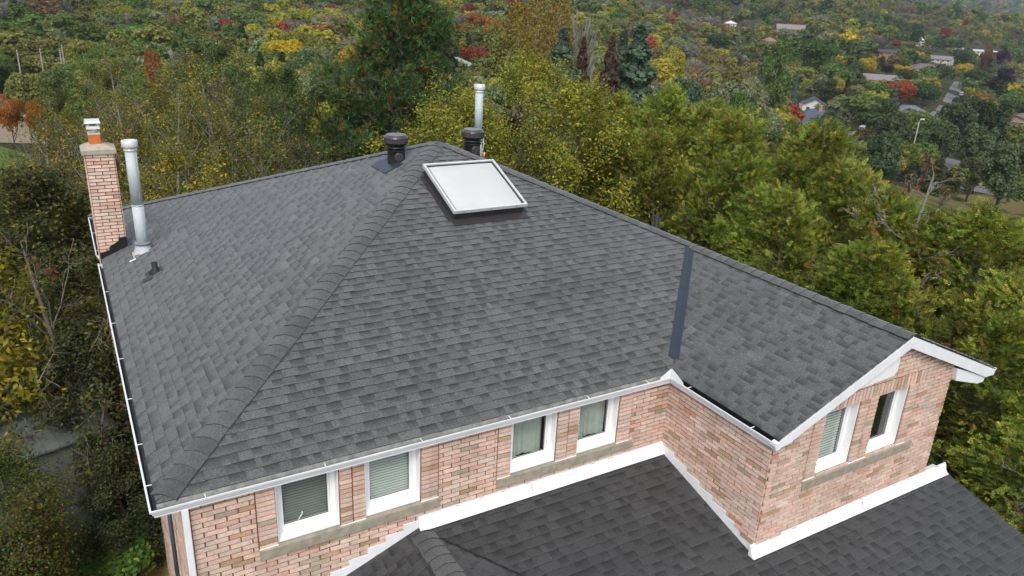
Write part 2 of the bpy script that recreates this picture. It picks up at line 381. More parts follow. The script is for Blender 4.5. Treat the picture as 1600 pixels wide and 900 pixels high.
class Shingles:
    def __init__(s): s.v = []; s.f = []; s.c = []
    def plane(s, polys3, o, eu, seed, e=0.134, lift=0.0, dark=0.45):
        """courses of laminated shingles over convex 3D polygons; eu runs along the eave from o"""
        rng = random.Random(seed); o = np.array(o, float); eu = np.array(eu, float)
        P0 = np.array(polys3[0], float); n = np.cross(P0[1] - P0[0], P0[2] - P0[0]); n /= np.linalg.norm(n)
        if n[2] < 0: n = -n
        ev = np.cross(n, eu); ev /= np.linalg.norm(ev)
        cvs = []
        for P in polys3:
            q = [(float(np.dot(np.array(p) - o, eu)), float(np.dot(np.array(p) - o, ev))) for p in P]
            ar = sum(q[i][0] * q[(i + 1) % len(q)][1] - q[(i + 1) % len(q)][0] * q[i][1] for i in range(len(q)))
            cvs.append(q if ar > 0 else q[::-1])
        us = [p[0] for c in cvs for p in c]; vs_ = [p[1] for c in cvs for p in c]
        for k in range(int(math.floor(min(vs_) / e)), int(math.ceil(max(vs_) / e))):
            u = min(us) - rng.uniform(0, 0.5); v0 = k * e; dk = rng.random() < 0.5
            cb = rng.uniform(0.93, 1.07)
            wob = rng.uniform(-0.003, 0.003)
            while u < max(us):
                dk = not dk if rng.random() < 0.86 else dk
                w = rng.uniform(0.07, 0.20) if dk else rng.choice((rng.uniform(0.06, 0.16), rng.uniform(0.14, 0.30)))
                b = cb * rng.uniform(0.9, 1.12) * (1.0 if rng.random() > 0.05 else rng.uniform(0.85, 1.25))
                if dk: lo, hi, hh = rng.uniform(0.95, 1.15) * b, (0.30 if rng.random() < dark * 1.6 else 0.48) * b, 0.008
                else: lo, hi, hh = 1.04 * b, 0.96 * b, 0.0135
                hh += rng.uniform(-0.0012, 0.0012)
                vb = v0 + wob + rng.uniform(-0.003, 0.003)
                rect = [(u, vb), (u + w, vb), (u + w, v0 + e + 0.008), (u, v0 + e + 0.008)]
                for cv in cvs:
                    q = clip(rect, cv)
                    if len(q) < 3: continue
                    base = len(s.v); bot = []
                    for (a, b_) in q:
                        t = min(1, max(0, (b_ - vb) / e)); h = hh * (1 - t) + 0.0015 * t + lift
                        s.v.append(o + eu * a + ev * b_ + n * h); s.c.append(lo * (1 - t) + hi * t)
                        if abs(b_ - vb) < 1e-6: bot.append((a, b_))
                    s.f.append(list(range(base, base + len(q))))
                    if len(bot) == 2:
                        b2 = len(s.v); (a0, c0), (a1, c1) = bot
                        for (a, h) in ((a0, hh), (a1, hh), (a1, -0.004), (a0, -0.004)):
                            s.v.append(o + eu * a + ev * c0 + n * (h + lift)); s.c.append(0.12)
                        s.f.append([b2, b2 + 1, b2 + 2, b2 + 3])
                u += w
    def caps(s, p0, p1, na_, nb_, seed, e=0.2, w=0.165):
        """hip or ridge caps from p0 up to p1, folded over two planes with normals na_, nb_"""
        rng = random.Random(seed); p0 = np.array(p0, float); p1 = np.array(p1, float); d = p1 - p0; ln = np.linalg.norm(d); d /= ln
        na_ = np.array(na_, float); nb_ = np.array(nb_, float); na_ /= np.linalg.norm(na_); nb_ /= np.linalg.norm(nb_)
        ca = np.cross(d, na_); cb = np.cross(d, nb_); up = na_ + nb_; up /= np.linalg.norm(up)
        if np.dot(ca, nb_) > 0: ca = -ca          # downslope directions inside each plane
        if np.dot(cb, na_) > 0: cb = -cb
        n = int(math.ceil(ln / e))
        for k in range(n):
            sh = rng.uniform(0.78, 1.16); ww = w * rng.uniform(0.96, 1.04); rows = []; yaw_ = rng.uniform(-0.012, 0.012)
            for (t, h) in ((k * e, 0.033), (min(ln, (k + 1) * e + 0.05), 0.021)):
                row = []
                for q in np.linspace(-1, 1, 9):
                    side, nn = (ca, na_) if q < 0 else (cb, nb_)
                    bl = max(0.0, 1 - abs(q) * 2.2)
                    pt = p0 + d * (t + yaw_ * q + (0.010 * (1 - q * q) if h > 0.028 else 0)) + side * (abs(q) * ww) + (nn * (1 - bl) + up * bl) * h - up * 0.010 * bl * bl
                    row.append(pt)
                rows.append(row)
            b = len(s.v)
            for i, row in enumerate(rows):
                for pt in row: s.v.append(pt); s.c.append(sh * (1.0 if i == 0 else 0.9))
            for q in range(8): s.f.append([b + q, b + q + 1, b + 9 + q + 1, b + 9 + q])
            b2 = len(s.v)
            for pt in rows[0]: s.v.append(pt); s.c.append(0.22)
            for pt in rows[0]: s.v.append(pt - up * 0.016); s.c.append(0.15)
            for q in range(8): s.f.append([b2 + q, b2 + q + 1, b2 + 9 + q + 1, b2 + 9 + q])
            for sd in (0, 8):        # long side edges
                b3 = len(s.v)
                for pt in (rows[0][sd], rows[1][sd], rows[1][sd] - up * 0.03, rows[0][sd] - up * 0.03): s.v.append(pt); s.c.append(0.2)
                s.f.append([b3, b3 + 1, b3 + 2, b3 + 3])
    def build(s, name, mat):
        me = bpy.data.meshes.new(name); me.from_pydata([tuple(map(float, v)) for v in s.v], [], s.f); me.materials.append(mat)
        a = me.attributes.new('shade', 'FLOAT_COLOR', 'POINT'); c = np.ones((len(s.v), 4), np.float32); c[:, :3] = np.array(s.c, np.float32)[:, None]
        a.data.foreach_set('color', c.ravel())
        o = bpy.data.objects.new(name, me); COL.objects.link(o); return o

EI = 0.078          # shingle edge stands back from the gutter lip
def zF(y): return S * y
A3 = (XA, XA, ZA); V3 = (L + H, H, S * H); P3 = (L + H, -DW, S * H)
sh = Shingles()
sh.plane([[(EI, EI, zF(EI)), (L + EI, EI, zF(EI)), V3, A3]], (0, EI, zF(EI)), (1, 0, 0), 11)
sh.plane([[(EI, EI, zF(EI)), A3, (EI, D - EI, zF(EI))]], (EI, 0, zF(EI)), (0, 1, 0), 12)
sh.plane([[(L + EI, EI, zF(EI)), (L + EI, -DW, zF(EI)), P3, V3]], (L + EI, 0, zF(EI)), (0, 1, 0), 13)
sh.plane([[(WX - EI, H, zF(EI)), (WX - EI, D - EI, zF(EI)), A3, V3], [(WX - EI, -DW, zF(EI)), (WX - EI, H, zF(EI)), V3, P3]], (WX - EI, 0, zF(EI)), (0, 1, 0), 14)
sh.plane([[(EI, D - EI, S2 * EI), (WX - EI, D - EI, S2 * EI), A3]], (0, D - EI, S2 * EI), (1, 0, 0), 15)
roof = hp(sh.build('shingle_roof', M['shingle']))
cp = Shingles()
nF, nL, nR, nB = (0, -S, 1), (-S, 0, 1), (S, 0, 1), (0, S2, 1)
def lerp3(a, b, t): return tuple(a[i] + (b[i] - a[i]) * t for i in range(3))
CAPE = 0.205
cp.caps((0.15, 0.15, S * 0.15), A3, nL, nF, 1, e=CAPE, w=0.15)
cp.caps((0.09, D - 0.09, S * 0.09), A3, nL, nB, 2, e=CAPE, w=0.15)
cp.caps(V3, A3, nF, nR, 3, e=CAPE, w=0.15)
cp.caps(P3, V3, nL, nR, 4, e=CAPE, w=0.15)
cp.caps((WX - 0.09, D - 0.09, S2 * 0.09), A3, nR, nB, 5, e=CAPE, w=0.15)
cp.caps((XA - 0.16, XA + 0.0, ZA - 0.055), (XA + 0.17, XA, ZA - 0.055), nF, nB, 6, e=0.3, w=0.13)
caps = cp.build('ridge_caps', M['cap']); caps.parent = roof

# ---- lower roof in front of the main wall
LZ, LS = -1.36, 0.25
def zl(y): return LZ + LS * y
lw = Shingles()
yE = -4.6; RX = 3.05; RZ = -1.335; KR = 0.30
xv = RX + (RZ - zl(yE)) / KR; xv0 = RX + (RZ - zl(0.1)) / KR
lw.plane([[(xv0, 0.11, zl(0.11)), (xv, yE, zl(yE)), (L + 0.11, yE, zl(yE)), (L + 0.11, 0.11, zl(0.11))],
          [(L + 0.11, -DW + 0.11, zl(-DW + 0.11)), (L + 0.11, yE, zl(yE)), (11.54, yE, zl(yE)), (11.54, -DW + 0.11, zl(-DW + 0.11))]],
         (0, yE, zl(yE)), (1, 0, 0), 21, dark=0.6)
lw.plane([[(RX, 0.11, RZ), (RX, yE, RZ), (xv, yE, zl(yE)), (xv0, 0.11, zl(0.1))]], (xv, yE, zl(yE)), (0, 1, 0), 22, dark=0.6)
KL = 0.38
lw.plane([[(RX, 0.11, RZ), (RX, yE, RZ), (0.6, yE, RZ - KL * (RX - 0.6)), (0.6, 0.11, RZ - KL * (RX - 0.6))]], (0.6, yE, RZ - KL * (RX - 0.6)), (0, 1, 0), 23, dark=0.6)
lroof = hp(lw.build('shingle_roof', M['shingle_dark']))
tag(lroof, 'darker lower roof in front of the main wall')
lc = Shingles(); lc.caps((RX, yE, RZ), (RX, 0.0, RZ), (-KL, 0, 1), (KR, 0, 1), 7, e=0.17, w=0.15)
o = lc.build('ridge_caps', M['cap']); o.parent = lroof
mb = MB()
def vstrip(p, q, da, db, za, zb, w):
    """strip in a valley: from p to q, w to each side, da/db horizontal directions, heights by functions"""
    P = []
    for (x, y) in (p, q):
        P.append([(x + da[0] * w, y + da[1] * w, za(x + da[0] * w, y + da[1] * w) + 0.018), (x, y, za(x, y) + 0.02), (x + db[0] * w, y + db[1] * w, zb(x + db[0] * w, y + db[1] * w) + 0.018)])
    return P
P = vstrip((xv0, 0.04), (xv, yE), (-0.8, 0.2), (0.8, -0.2), lambda x, y: RZ - KR * (x - RX), lambda x, y: zl(y), 0.045)
mb.add(P[0] + P[1], [(0, 1, 4, 3), (1, 2, 5, 4)])
o = mb.build('valley_flashing', M['black'], fix=False); o.parent = lroof
mb = MB()
P = vstrip((7.29, 0.29), (9.42, 2.42), (-0.707, 0.707), (0.707, -0.707), lambda x, y: S * y, lambda x, y: S * (x - L), 0.082)
top = P[0] + P[1]; bot = [(x, y, z - 0.02) for (x, y, z) in top]
mb.add(top + bot, [(0, 1, 4, 3), (1, 2, 5, 4), (0, 3, 9, 6), (2, 8, 11, 5), (0, 6, 7, 1), (1, 7, 8, 2), (3, 4, 10, 9), (4, 5, 11, 10)])
o = mb.build('valley_flashing', M['navy']); o.parent = roof

# roof underside so that no light leaks in
mb = MB(); dz = -0.05
mb.add([(0.13, 0.13, dz), (L + 0.13, 0.13, dz), (V3[0], V3[1], V3[2] - 0.06), (A3[0], A3[1], A3[2] - 0.06), (0.13, D - 0.13, dz), (WX - 0.13, D - 0.13, dz), (WX - 0.13, -DW + 0.05, dz), (P3[0], -DW + 0.05, P3[2] - 0.06), (L + 0.13, -DW + 0.05, dz)],
       [(0, 1, 2, 3), (0, 3, 4), (1, 8, 7, 2), (6, 5, 3, 2), (6, 2, 7), (4, 3, 5)])
o = mb.build('roof_deck', M['black'], fix=False); o.parent = roof

# ---- brickwork
PAL = [((0.695, 0.508, 0.420), 0.48), ((0.675, 0.535, 0.440), 0.25), ((0.675, 0.450, 0.360), 0.19), ((0.48, 0.33, 0.215), 0.04), ((0.45, 0.38, 0.28), 0.025), ((0.55, 0.32, 0.22), 0.015)]
MORT = (0.22, 0.078, 0.046)  # red mortar, darkened to paint in the shadow of the joints
CH, BL = 0.0655, 0.25
def pick(rng):
    t = rng.random(); a = 0
    for c, w in PAL:
        a += w
        if t < a: break
    k = rng.uniform(0.84, 1.10); return tuple(x * k for x in c)
def brick_wall(name, o, eu, en, zlo, zhi, span, holes=(), stacks=(), soldiers=(), seed=1, quoin=None, weather=True, part=True, tone=1.0):
    """courses of single bricks standing proud of a mortar bed; o is the point u = 0, z = 0, en the outward normal"""
    rng = random.Random(seed); o = np.array(o, float); eu = np.array(eu, float); en = np.array(en, float); ez = np.array((0, 0, 1.0)); mb = MB()
    def brick(u0, u1, z0, z1, dep=0.017, m=0.0082, col=None):
        c = col or pick(rng); c = tuple(x * tone for x in c); d = dep + rng.uniform(-0.002, 0.003); z0 += m; z1 -= m; u0 += m; u1 -= m
        if u1 - u0 < 0.012 or z1 - z0 < 0.01: return
        P = []
        tl = rng.uniform(-0.0012, 0.0012)
        for (u, z) in ((u0, z0 + tl), (u1, z0 - tl), (u1, z1 - tl), (u0, z1 + tl)): P.append(o + eu * u + ez * z)
        mb.add(P + [p + en * d for p in P], [(4, 5, 6, 7), (0, 1, 5, 4), (1, 2, 6, 5), (2, 3, 7, 6), (3, 0, 4, 7)], c)
    n = int(math.ceil((zhi - zlo) / CH))
    for k in range(n):
        z1 = zhi - k * CH; z0 = max(zlo, z1 - CH); zm = (z0 + z1) / 2
        sp = span(zm)
        if sp is None: continue
        cuts = [(a, b) for (a, b, c, d) in holes if c < zm < d] + [(a, b) for (a, b, c, d) in stacks if c < zm < d]
        for (a, b, c, d) in stacks:
            if c < zm < d:
                e0 = max(a, sp[0]); e1 = min(b, sp[1])
                if e1 > e0:
                    mb.obox(o + eu * e0 + ez * z0 - en * 0.03, eu * (e1 - e0), en * 0.03, ez * (z1 - z0), MORT)
                    brick(e0, e1, z0, z1, 0.022)
        iv = [sp]
        for (a, b) in cuts:
            nv = []
            for (p, q) in iv:
                if b <= p or a >= q: nv.append((p, q)); continue
                if a > p: nv.append((p, a))
                if b < q: nv.append((b, q))
            iv = nv
        off = 0.0 if k % 2 else BL / 2
        for (p, q) in iv:
            if q - p < 0.01: continue
            P = [o + eu * p + ez * z0, o + eu * q + ez * z0, o + eu * q + ez * z1, o + eu * p + ez * z1]
            mt = rng.uniform(0.85, 1.12)
            mb.add(P, [(0, 1, 2, 3)], tuple(x * mt for x in MORT))
            j = math.floor((p - off) / BL)
            while off + j * BL < q:
                a = max(p, off + j * BL); b = min(q, off + (j + 1) * BL)
                dep = 0.017
                if quoin and (abs(a - quoin[0]) < 0.30) and ((k // 5) % 2 == 0): dep = 0.032
                if rng.random() < 0.012: dep = 0.002
                brick(a, b, z0, z1, dep)
                j += 1
    for (a, b, z0, z1) in soldiers:
        m = int(round((b - a) / 0.078))
        mb.obox(o + eu * a + ez * z0 - en * 0.02, eu * (b - a), en * 0.021, ez * (z1 - z0), MORT)
        for i in range(m): brick(a + (b - a) * i / m, a + (b - a) * (i + 1) / m, z0 + rng.uniform(-0.004, 0.004), z1 + rng.uniform(-0.006, 0.006), 0.014)
    w = mb.build(name, M['brick'], fix=False)
    return hp(w) if part else w
WIN_F = [(1.28, 2.02), (2.34, 3.07), (4.38, 5.11), (5.475, 6.18)]; WF_T, WF_B = -0.05, -0.945
WIN_G = [(8.09, 8.80), (9.19, 9.90)]; WG_T, WG_B = 0.118, -0.88
FY = 0.12; GY = -DW + 0.12
w = brick_wall('brick_wall', (0, FY, 0), (1, 0, 0), (0, -1, 0), -6, -0.045, lambda z: (0.38, L + 0.12),
    holes=[(a, b, WF_B, WF_T) for a, b in WIN_F],
    stacks=[(a, b, WF_B, 0) for a, b in ((1.06, 1.28), (2.02, 2.18), (2.18, 2.34), (3.07, 3.31), (4.17, 4.38), (5.11, 5.293), (5.293, 5.475), (6.18, 6.42))], seed=31)
def gspan(z):
    a = max(L + 0.12 - 0.022, L + (z + 0.05) / S); b = min(10.95, WX - (z + 0.05) / S)
    return (a, b) if b - a > 0.03 else None
brick_wall('brick_wall', (0, GY, 0), (1, 0, 0), (0, -1, 0), -6, 0.985, gspan, holes=[(a, b, WG_B, WG_T) for a, b in WIN_G] + [(8.02, 10.26, WG_T, 0.325)],
    stacks=[(a, b, WG_B, WG_T) for a, b in ((7.86, 8.09), (8.80, 8.995), (8.995, 9.19), (9.90, 10.12))], soldiers=[(8.02, 10.26, WG_T, 0.325)], seed=32, quoin=(L + 0.12,))
brick_wall('brick_wall', (L + 0.12, 0, 0), (0, -1, 0), (-1, 0, 0), -6, -0.045, lambda z: (-FY, DW - 0.12 + 0.020), seed=33, quoin=(DW - 0.3,))
brick_wall('brick_wall', (0.38, 0, 0), (0, 1, 0), (-1, 0, 0), -6, -0.12, lambda z: (FY, 11.9), seed=34)
brick_wall('brick_wall', (10.95, 0, 0), (0, 1, 0), (1, 0, 0), -6, 0.2, lambda z: (GY, 11.9), seed=35)
mb = MB().box((0.40, 11.88, -6), (10.93, 11.9, 0.0), (0.5, 0.36, 0.28)); hp(mb.build('brick_wall', M['brick']))
mb = MB().box((0.9, -4.25, -6), (11.2, -4.1, -2.6), (0.5, 0.36, 0.28)).box((0.9, -4.1, -6), (1.05, 0.1, -2.45), (0.5, 0.36, 0.28)).box((11.05, -4.1, -6), (11.2, -1.9, -2.5), (0.5, 0.36, 0.28))
hp(mb.build('brick_wall', M['brick']))

# ---- windows
def window(u0, u1, zt, zb, y, kind):
    """casement in an opening of a wall facing -Y at plane y"""
    yi = y + 0.105                      # recess
    mb = MB()
    fr = 0.062
    # jamb liners, head and the sloping white sill
    mb.box((u0 + 0.001, y + 0.004, zb), (u0 + 0.016, y + 0.2, zt)); mb.box((u1 - 0.016, y + 0.004, zb), (u1 - 0.001, y + 0.2, zt)); mb.box((u0 + 0.016, y + 0.004, zt - 0.016), (u1 - 0.016, y + 0.2, zt))
    mb.prism([(u0 + 0.016, y + 0.012, zb), (u0 + 0.016, y + 0.012, zb + 0.022), (u0 + 0.016, yi, zb + 0.05), (u0 + 0.016, y + 0.2, zb + 0.05), (u0 + 0.016, y + 0.2, zb)], (u1 - u0 - 0.032, 0, 0))
    # outer frame
    a, b, c, d = u0 + 0.016, u1 - 0.016, zb + 0.05, zt - 0.016
    mb.box((a, yi, c), (a + fr, yi + 0.07, d)); mb.box((b - fr, yi, c), (b, yi + 0.07, d)); mb.box((a + fr, yi, c), (b - fr, yi + 0.07, c + fr)); mb.box((a + fr, yi, d - fr), (b - fr, yi + 0.07, d))
    w = hp(mb.build('window', M['vinyl'], bevel=0.004))
    a += fr; b -= fr; c += fr; d -= fr
    sb = MB(); sw = 0.026
    sb.box((a + .002, yi + 0.012, c + .002), (a + sw, yi + 0.05, d - .002)); sb.box((b - sw, yi + 0.012, c + .002), (b - .002, yi + 0.05, d - .002)); sb.box((a + sw, yi + 0.012, c + .002), (b - sw, yi + 0.05, c + sw)); sb.box((a + sw, yi + 0.012, d - sw), (b - sw, yi + 0.05, d - .002))
    o = sb.build('sash', M['vinyl'], w, bevel=0.003)
    a += sw; b -= sw; c += sw; d -= sw
    gk = MB(); gk.box((a, yi + 0.028, c), (a + .006, yi + 0.032, d)); gk.box((b - .006, yi + 0.028, c), (b, yi + 0.032, d)); gk.box((a, yi + 0.0275, c), (b, yi + 0.0325, c + .006))
    gk.build('gasket', M['rubber'], w)
    MB().box((a - 0.008, yi + 0.034, c - 0.008), (b + 0.008, yi + 0.038, d + 0.008)).build('pane', M['glass'], w)
    # dark room behind
    rm = MB(); x0, x1, y0, y1, z0, z1 = u0 - 0.1, u1 + 0.1, yi + 0.07, yi + 0.9, zb - 0.2, zt + 0.02
    P = [(x0, y0, z0), (x1, y0, z0), (x1, y1, z0), (x0, y1, z0), (x0, y0, z1), (x1, y0, z1), (x1, y1, z1), (x0, y1, z1)]
    rm.add(P, [(0, 1, 2, 3), (4, 7, 6, 5), (1, 5, 6, 2), (2, 6, 7, 3), (3, 7, 4, 0)]); rm.build('dark_room', M['room'], w, fix=False)
    if kind == 'blind':
        bb = MB(); n = 18; td = 0.36 if u0 < 2 else 0.9
        for i in range(n):
            z = c - 0.02 + (d - c + 0.03) * i / n
            bb.add([(a - 0.01, yi + 0.066, z), (b + 0.01, yi + 0.066, z), (b + 0.01, yi + 0.080, z + 0.022), (a - 0.01, yi + 0.080, z + 0.022)], [(0, 1, 2, 3)], (td, td, td))
        bb.box((a - 0.01, yi + 0.084, c - 0.02), (b + 0.01, yi + 0.086, d + 0.02), (0.10, 0.11, 0.11))
        bb.build('blind', M['blind'], w, fix=False)
        if u0 < 2: MB().tube([(a + 0.17, yi + 0.02, c + 0.01), (a + 0.18, yi + 0.005, c + 0.05), (a + 0.215, yi + 0.01, c + 0.09), (a + 0.22, yi + 0.02, c + 0.12)], 0.006, 6).build('crank_handle', M['vinyl'], w)
    elif kind == 'curtain':
        cb = MB(); n = 90; rng = random.Random(int(u0 * 100)); ph = rng.uniform(0, 6); row = []
        for i in range(n + 1):
            x = a - 0.02 + (b - a + 0.04) * i / n; t = i / n * 13 + ph
            row.append((x, yi + 0.13 + 0.022 * math.sin(t + 1.2 * math.sin(t * 0.37)) + 0.008 * math.sin(2.7 * t)))
        vs_ = [(x, y_, c - 0.05) for x, y_ in row] + [(x, y_, d + 0.02) for x, y_ in row]
        cb.add(vs_, [(i, i + 1, n + 2 + i, n + 1 + i) for i in range(n)], smooth=True)
        cb.build('curtain', M['curtain'], w, fix=False)
    else:
        pb = MB()      # made-up pale shape for the smear in the pane, set in the dark room
        pb.prism([(a + 0.10, yi + 0.30, c + 0.12), (a + 0.15, yi + 0.30, c + 0.10), (a + 0.24, yi + 0.30, c + 0.30), (a + 0.25, yi + 0.30, c + 0.40), (a + 0.20, yi + 0.30, c + 0.42), (a + 0.13, yi + 0.30, c + 0.25)], (0, 0.03, 0), (0.45, 0.45, 0.45))
        pb.build('pale_smear', M['curtain'], w)
    return w
for (a, b), k in zip(WIN_F, ('blind', 'blind', 'curtain', 'curtain')): window(a, b, WF_T, WF_B, FY, k)
for (a, b), k in zip(WIN_G, ('blind', 'dark')): window(a, b, WG_T, WG_B, GY, k)
for (a, b, y, z) in ((1.06, 3.33, FY, WF_B), (4.17, 6.47, FY, WF_B), (7.86, 10.28, GY, WG_B)):
    mb = MB(); mb.prism([(a, y - 0.045, z - 0.145), (a, y - 0.045, z - 0.010), (a, y + 0.15, z - 0.002), (a, y + 0.15, z - 0.145)], (b - a, 0, 0))
    hp(mb.build('sill', M['concrete'], bevel=0.006))
mb = MB()      # white sealant under the brick piers
for (a, b, y, z) in ((1.06, 1.28, FY, WF_B), (2.02, 2.34, FY, WF_B), (3.07, 3.31, FY, WF_B), (4.17, 4.38, FY, WF_B), (5.11, 5.475, FY, WF_B), (6.18, 6.42, FY, WF_B), (7.86, 8.09, GY, WG_B), (8.80, 9.19, GY, WG_B), (9.90, 10.12, GY, WG_B)):
    hp(MB().box((a, y - 0.026, z - 0.006), (b - 0.002, y - 0.019, z + 0.009)).build('sealant', M['vinyl']))

# ---- gutters
GP = [(0.0, 0.0), (0.004, -0.022), (0.022, -0.040), (0.026, -0.062), (0.040, -0.082), (0.042, -0.105), (0.115, -0.105), (0.115, -0.012)]
def gutter(p, din, dl, ln, m0, m1, hang, caps_=(False, False), inside='shaded_gutter'):
    """p start of the lip, din inward direction, dl along; m0/m1 mitres"""
    p = np.array(p, float); din = np.array(din, float); dl = np.array(dl, float); ez = np.array((0, 0, 1.0)); mb = MB()
    def sweep(prof, mi):
        V = []
        for (d, z) in prof: V.append(p + din * d + ez * z + dl * (m0 * d))
        for (d, z) in prof: V.append(p + din * d + ez * z + dl * (ln + m1 * d))
        n = len(prof); mb.add(V, [(i, i + 1, n + i + 1, n + i) for i in range(n - 1)], (1, 1, 1), mi)
    sweep(GP, 0)
    inn = [(0.021, 0.001), (0.022, -0.024), (0.034, -0.044), (0.046, -0.098), (0.111, -0.098), (0.111, -0.010)]
    sweep([GP[0], (0.0, 0.004), (0.021, 0.001)], 0); sweep(inn, 1); sweep([inn[-1], GP[-1]], 0)
    for e, on in ((0.0, caps_[0]), (ln, caps_[1])):
        if on: mb.add([p + din * d + ez * z + dl * e for (d, z) in GP], [tuple(range(len(GP)))], (1, 1, 1), 0)
    for h in hang:
        q = p + dl * h; mb.obox(q - dl * 0.006 + ez * 0.002, dl * 0.012, din * 0.118, ez * 0.006, (1, 1, 1), 0)
    return hp(mb.build('gutter', [M['white'], M[inside]], fix=False))
gutter((0, 0, 0), (0, 1, 0), (1, 0, 0), L, 1, 1, (0.55, 1.85, 3.05, 4.3, 5.55, 6.6), inside='dirty')
gutter((L, 0, 0), (1, 0, 0), (0, -1, 0), DW, -1, 0, (0.35, 1.55), (False, True))
gutter((0, 0, 0), (1, 0, 0), (0, 1, 0), 8.45, 1, 0, (0.5, 1.4, 2.6, 3.9, 5.3, 6.8, 8.3), (False, True))
gutter((0, 9.0, 0), (1, 0, 0), (0, 1, 0), D - 9.1, 0, 0, (0.3, 1.6, 2.9), (True, True))
gutter((WX, -DW, 0), (-1, 0, 0), (0, 1, 0), D, 0, 0, (1, 3, 5, 7), (True, True))
mb = MB()      # drip edges under the shingle line, left and wing ones darkened with painted shade
mb.box((EI, EI + 0.006, -0.09), (L + EI, EI + 0.010, zF(EI) - 0.004)); hp(mb.build('drip_edge', M['dirty']))
mb = MB(); mb.box((EI + 0.006, EI + 0.012, -0.09), (EI + 0.010, D - EI, zF(EI) - 0.004)); hp(mb.build('drip_edge', M['shaded_gutter']))
mb = MB(); mb.box((L + EI + 0.006, -DW + 0.01, -0.09), (L + EI + 0.010, EI, zF(EI) - 0.004)); hp(mb.build('drip_edge', M['black']))
mb = MB()      # splash guard in the inside corner
mb.prism([(L - 0.20, 0.004, 0.004), (L - 0.19, 0.004, 0.045), (L - 0.02, 0.004, 0.145), (L, 0.004, 0.15), (L, 0.004, 0.004)], (0, 0.004, 0))
mb.prism([(L + 0.004, 0.008, 0.004), (L + 0.004, 0.008, 0.15), (L + 0.004, -0.03, 0.14), (L + 0.004, -0.25, 0.05), (L + 0.004, -0.27, 0.004)], (0.004, 0, 0))
hp(mb.build('splash_guard', M['white']))
mb = MB()
mb.box((0.30, 0.035, -6), (0.372, 0.105, -0.10)); mb.box((0.296, 0.10, -1.2), (0.376, 0.118, -1.17)); mb.box((0.296, 0.10, -3.2), (0.376, 0.118, -3.17))
hp(mb.build('downspout', M['white'], bevel=0.01))
MB().tube([(0.30, 2.2, -0.9), (0.30, 2.2, -5.9)], 0.028, 8).build('conduit', M['navy'], house, HZ)
# soffits, rake boards, frieze
hp(MB().box((0.118, 0.118, -0.125), (0.38, 11.95, -0.108)).build('soffit', M['white'])); hp(MB().box((10.96, GY + 0.1, -0.135), (WX - 0.118, 11.95, -0.118)).build('soffit', M['white']))
mb = MB(); RD = 0.165
mb.prism([(L + 0.002, -DW + 0.004, -0.03), (L + H, -DW + 0.004, S * H - 0.022), (L + H, -DW + 0.004, S * H - RD - 0.03), (L + 0.36, -DW + 0.004, S * 0.36 - RD - 0.02), (L + 0.34, -DW + 0.004, -0.06), (L + 0.05, -DW + 0.004, -0.11)], (0, 0.095, 0))
mb.prism([(L + H, -DW + 0.0045, S * H - 0.022), (WX - 0.004, -DW + 0.0045, -0.028), (WX - 0.02, -DW + 0.0045, -0.11), (WX - 0.25, -DW + 0.0045, -0.105), (L + H, -DW + 0.0045, S * H - RD - 0.03)], (0, 0.095, 0))
hp(mb.build('rake_board', M['white'], bevel=0.004))
mb = MB()
mb.prism([(10.90, -DW + 0.03, 0.22), (11.65, -DW + 0.03, -0.05), (11.80, -DW + 0.03, -0.11), (11.78, -DW + 0.03, -0.20), (11.62, -DW + 0.03, -0.20), (10.96, -DW + 0.03, 0.0)], (0, 0.36, 0))
hp(mb.build('eave_return', M['white'], bevel=0.004))
mb = MB(); yq = GY - 0.030
mb.prism([(8.0, yq, 0.23), (8.22, yq, 0.335), (9.40, yq, 0.40), (9.445, yq, 0.47), (9.455, yq, 0.60), (9.43, yq, 0.72), (9.36, yq, 0.82)][::-1], (0, 0.026, 0))
hp(mb.build('frieze_panel', M['vinyl']))
# wall flashings
def flash(a, b, axis_y, zr):
    mb = MB()
    prof = [(0.004, 0.165), (-0.012, 0.165), (-0.013, 0.145), (-0.026, 0.138), (-0.045, 0.055), (-0.075, 0.014), (-0.105, 0.0), (-0.105, -0.008), (0.004, 0.0)]
    mb.prism([(a, axis_y + d, zr + z) for d, z in prof], (b - a, 0, 0))
    return mb
fl = flash(3.03, L + 0.10, FY - 0.012, zl(FY) + 0.008)
def fixings(mb, a, b, y, z, seams, seed):
    g = random.Random(seed); x = a + 0.15
    while x < b - 0.1:
        mb.obox((x, y - 0.088, z + 0.030), (0.014, 0, 0), (0, -0.006, 0.012), (0, -0.003, 0.002), (0.45, 0.45, 0.45)); x += g.uniform(0.28, 0.42)
        if g.random() < 0.6: q = g.uniform(0.03, 0.10); mb.box((x + 0.05, y - 0.0155, z + 0.146), (x + 0.05 + q, y - 0.0125, z + 0.150 + g.uniform(0, 0.006)), (0.30, 0.27, 0.24))
    for x in seams: mb.obox((x, y - 0.102, z + 0.004), (0.007, 0, 0), (0, 0.074, 0.136), (0, -0.004, 0.002), (0.62, 0.62, 0.63))
fixings(fl, 3.05, L, FY - 0.012, zl(FY) + 0.008, (4.72,), 3)
hp(fl.build('wall_flashing', M['white']))
fl = flash(L + 0.03, 11.50, GY - 0.012, zl(GY) + 0.008)
fl.box((11.0, GY - 0.02, zl(GY) - 0.01), (11.5, GY + 0.16, zl(GY) + 0.035))
fixings(fl, L + 0.05, 11.3, GY - 0.012, zl(GY) + 0.008, (9.35,), 4)
hp(fl.build('wall_flashing', M['white']))
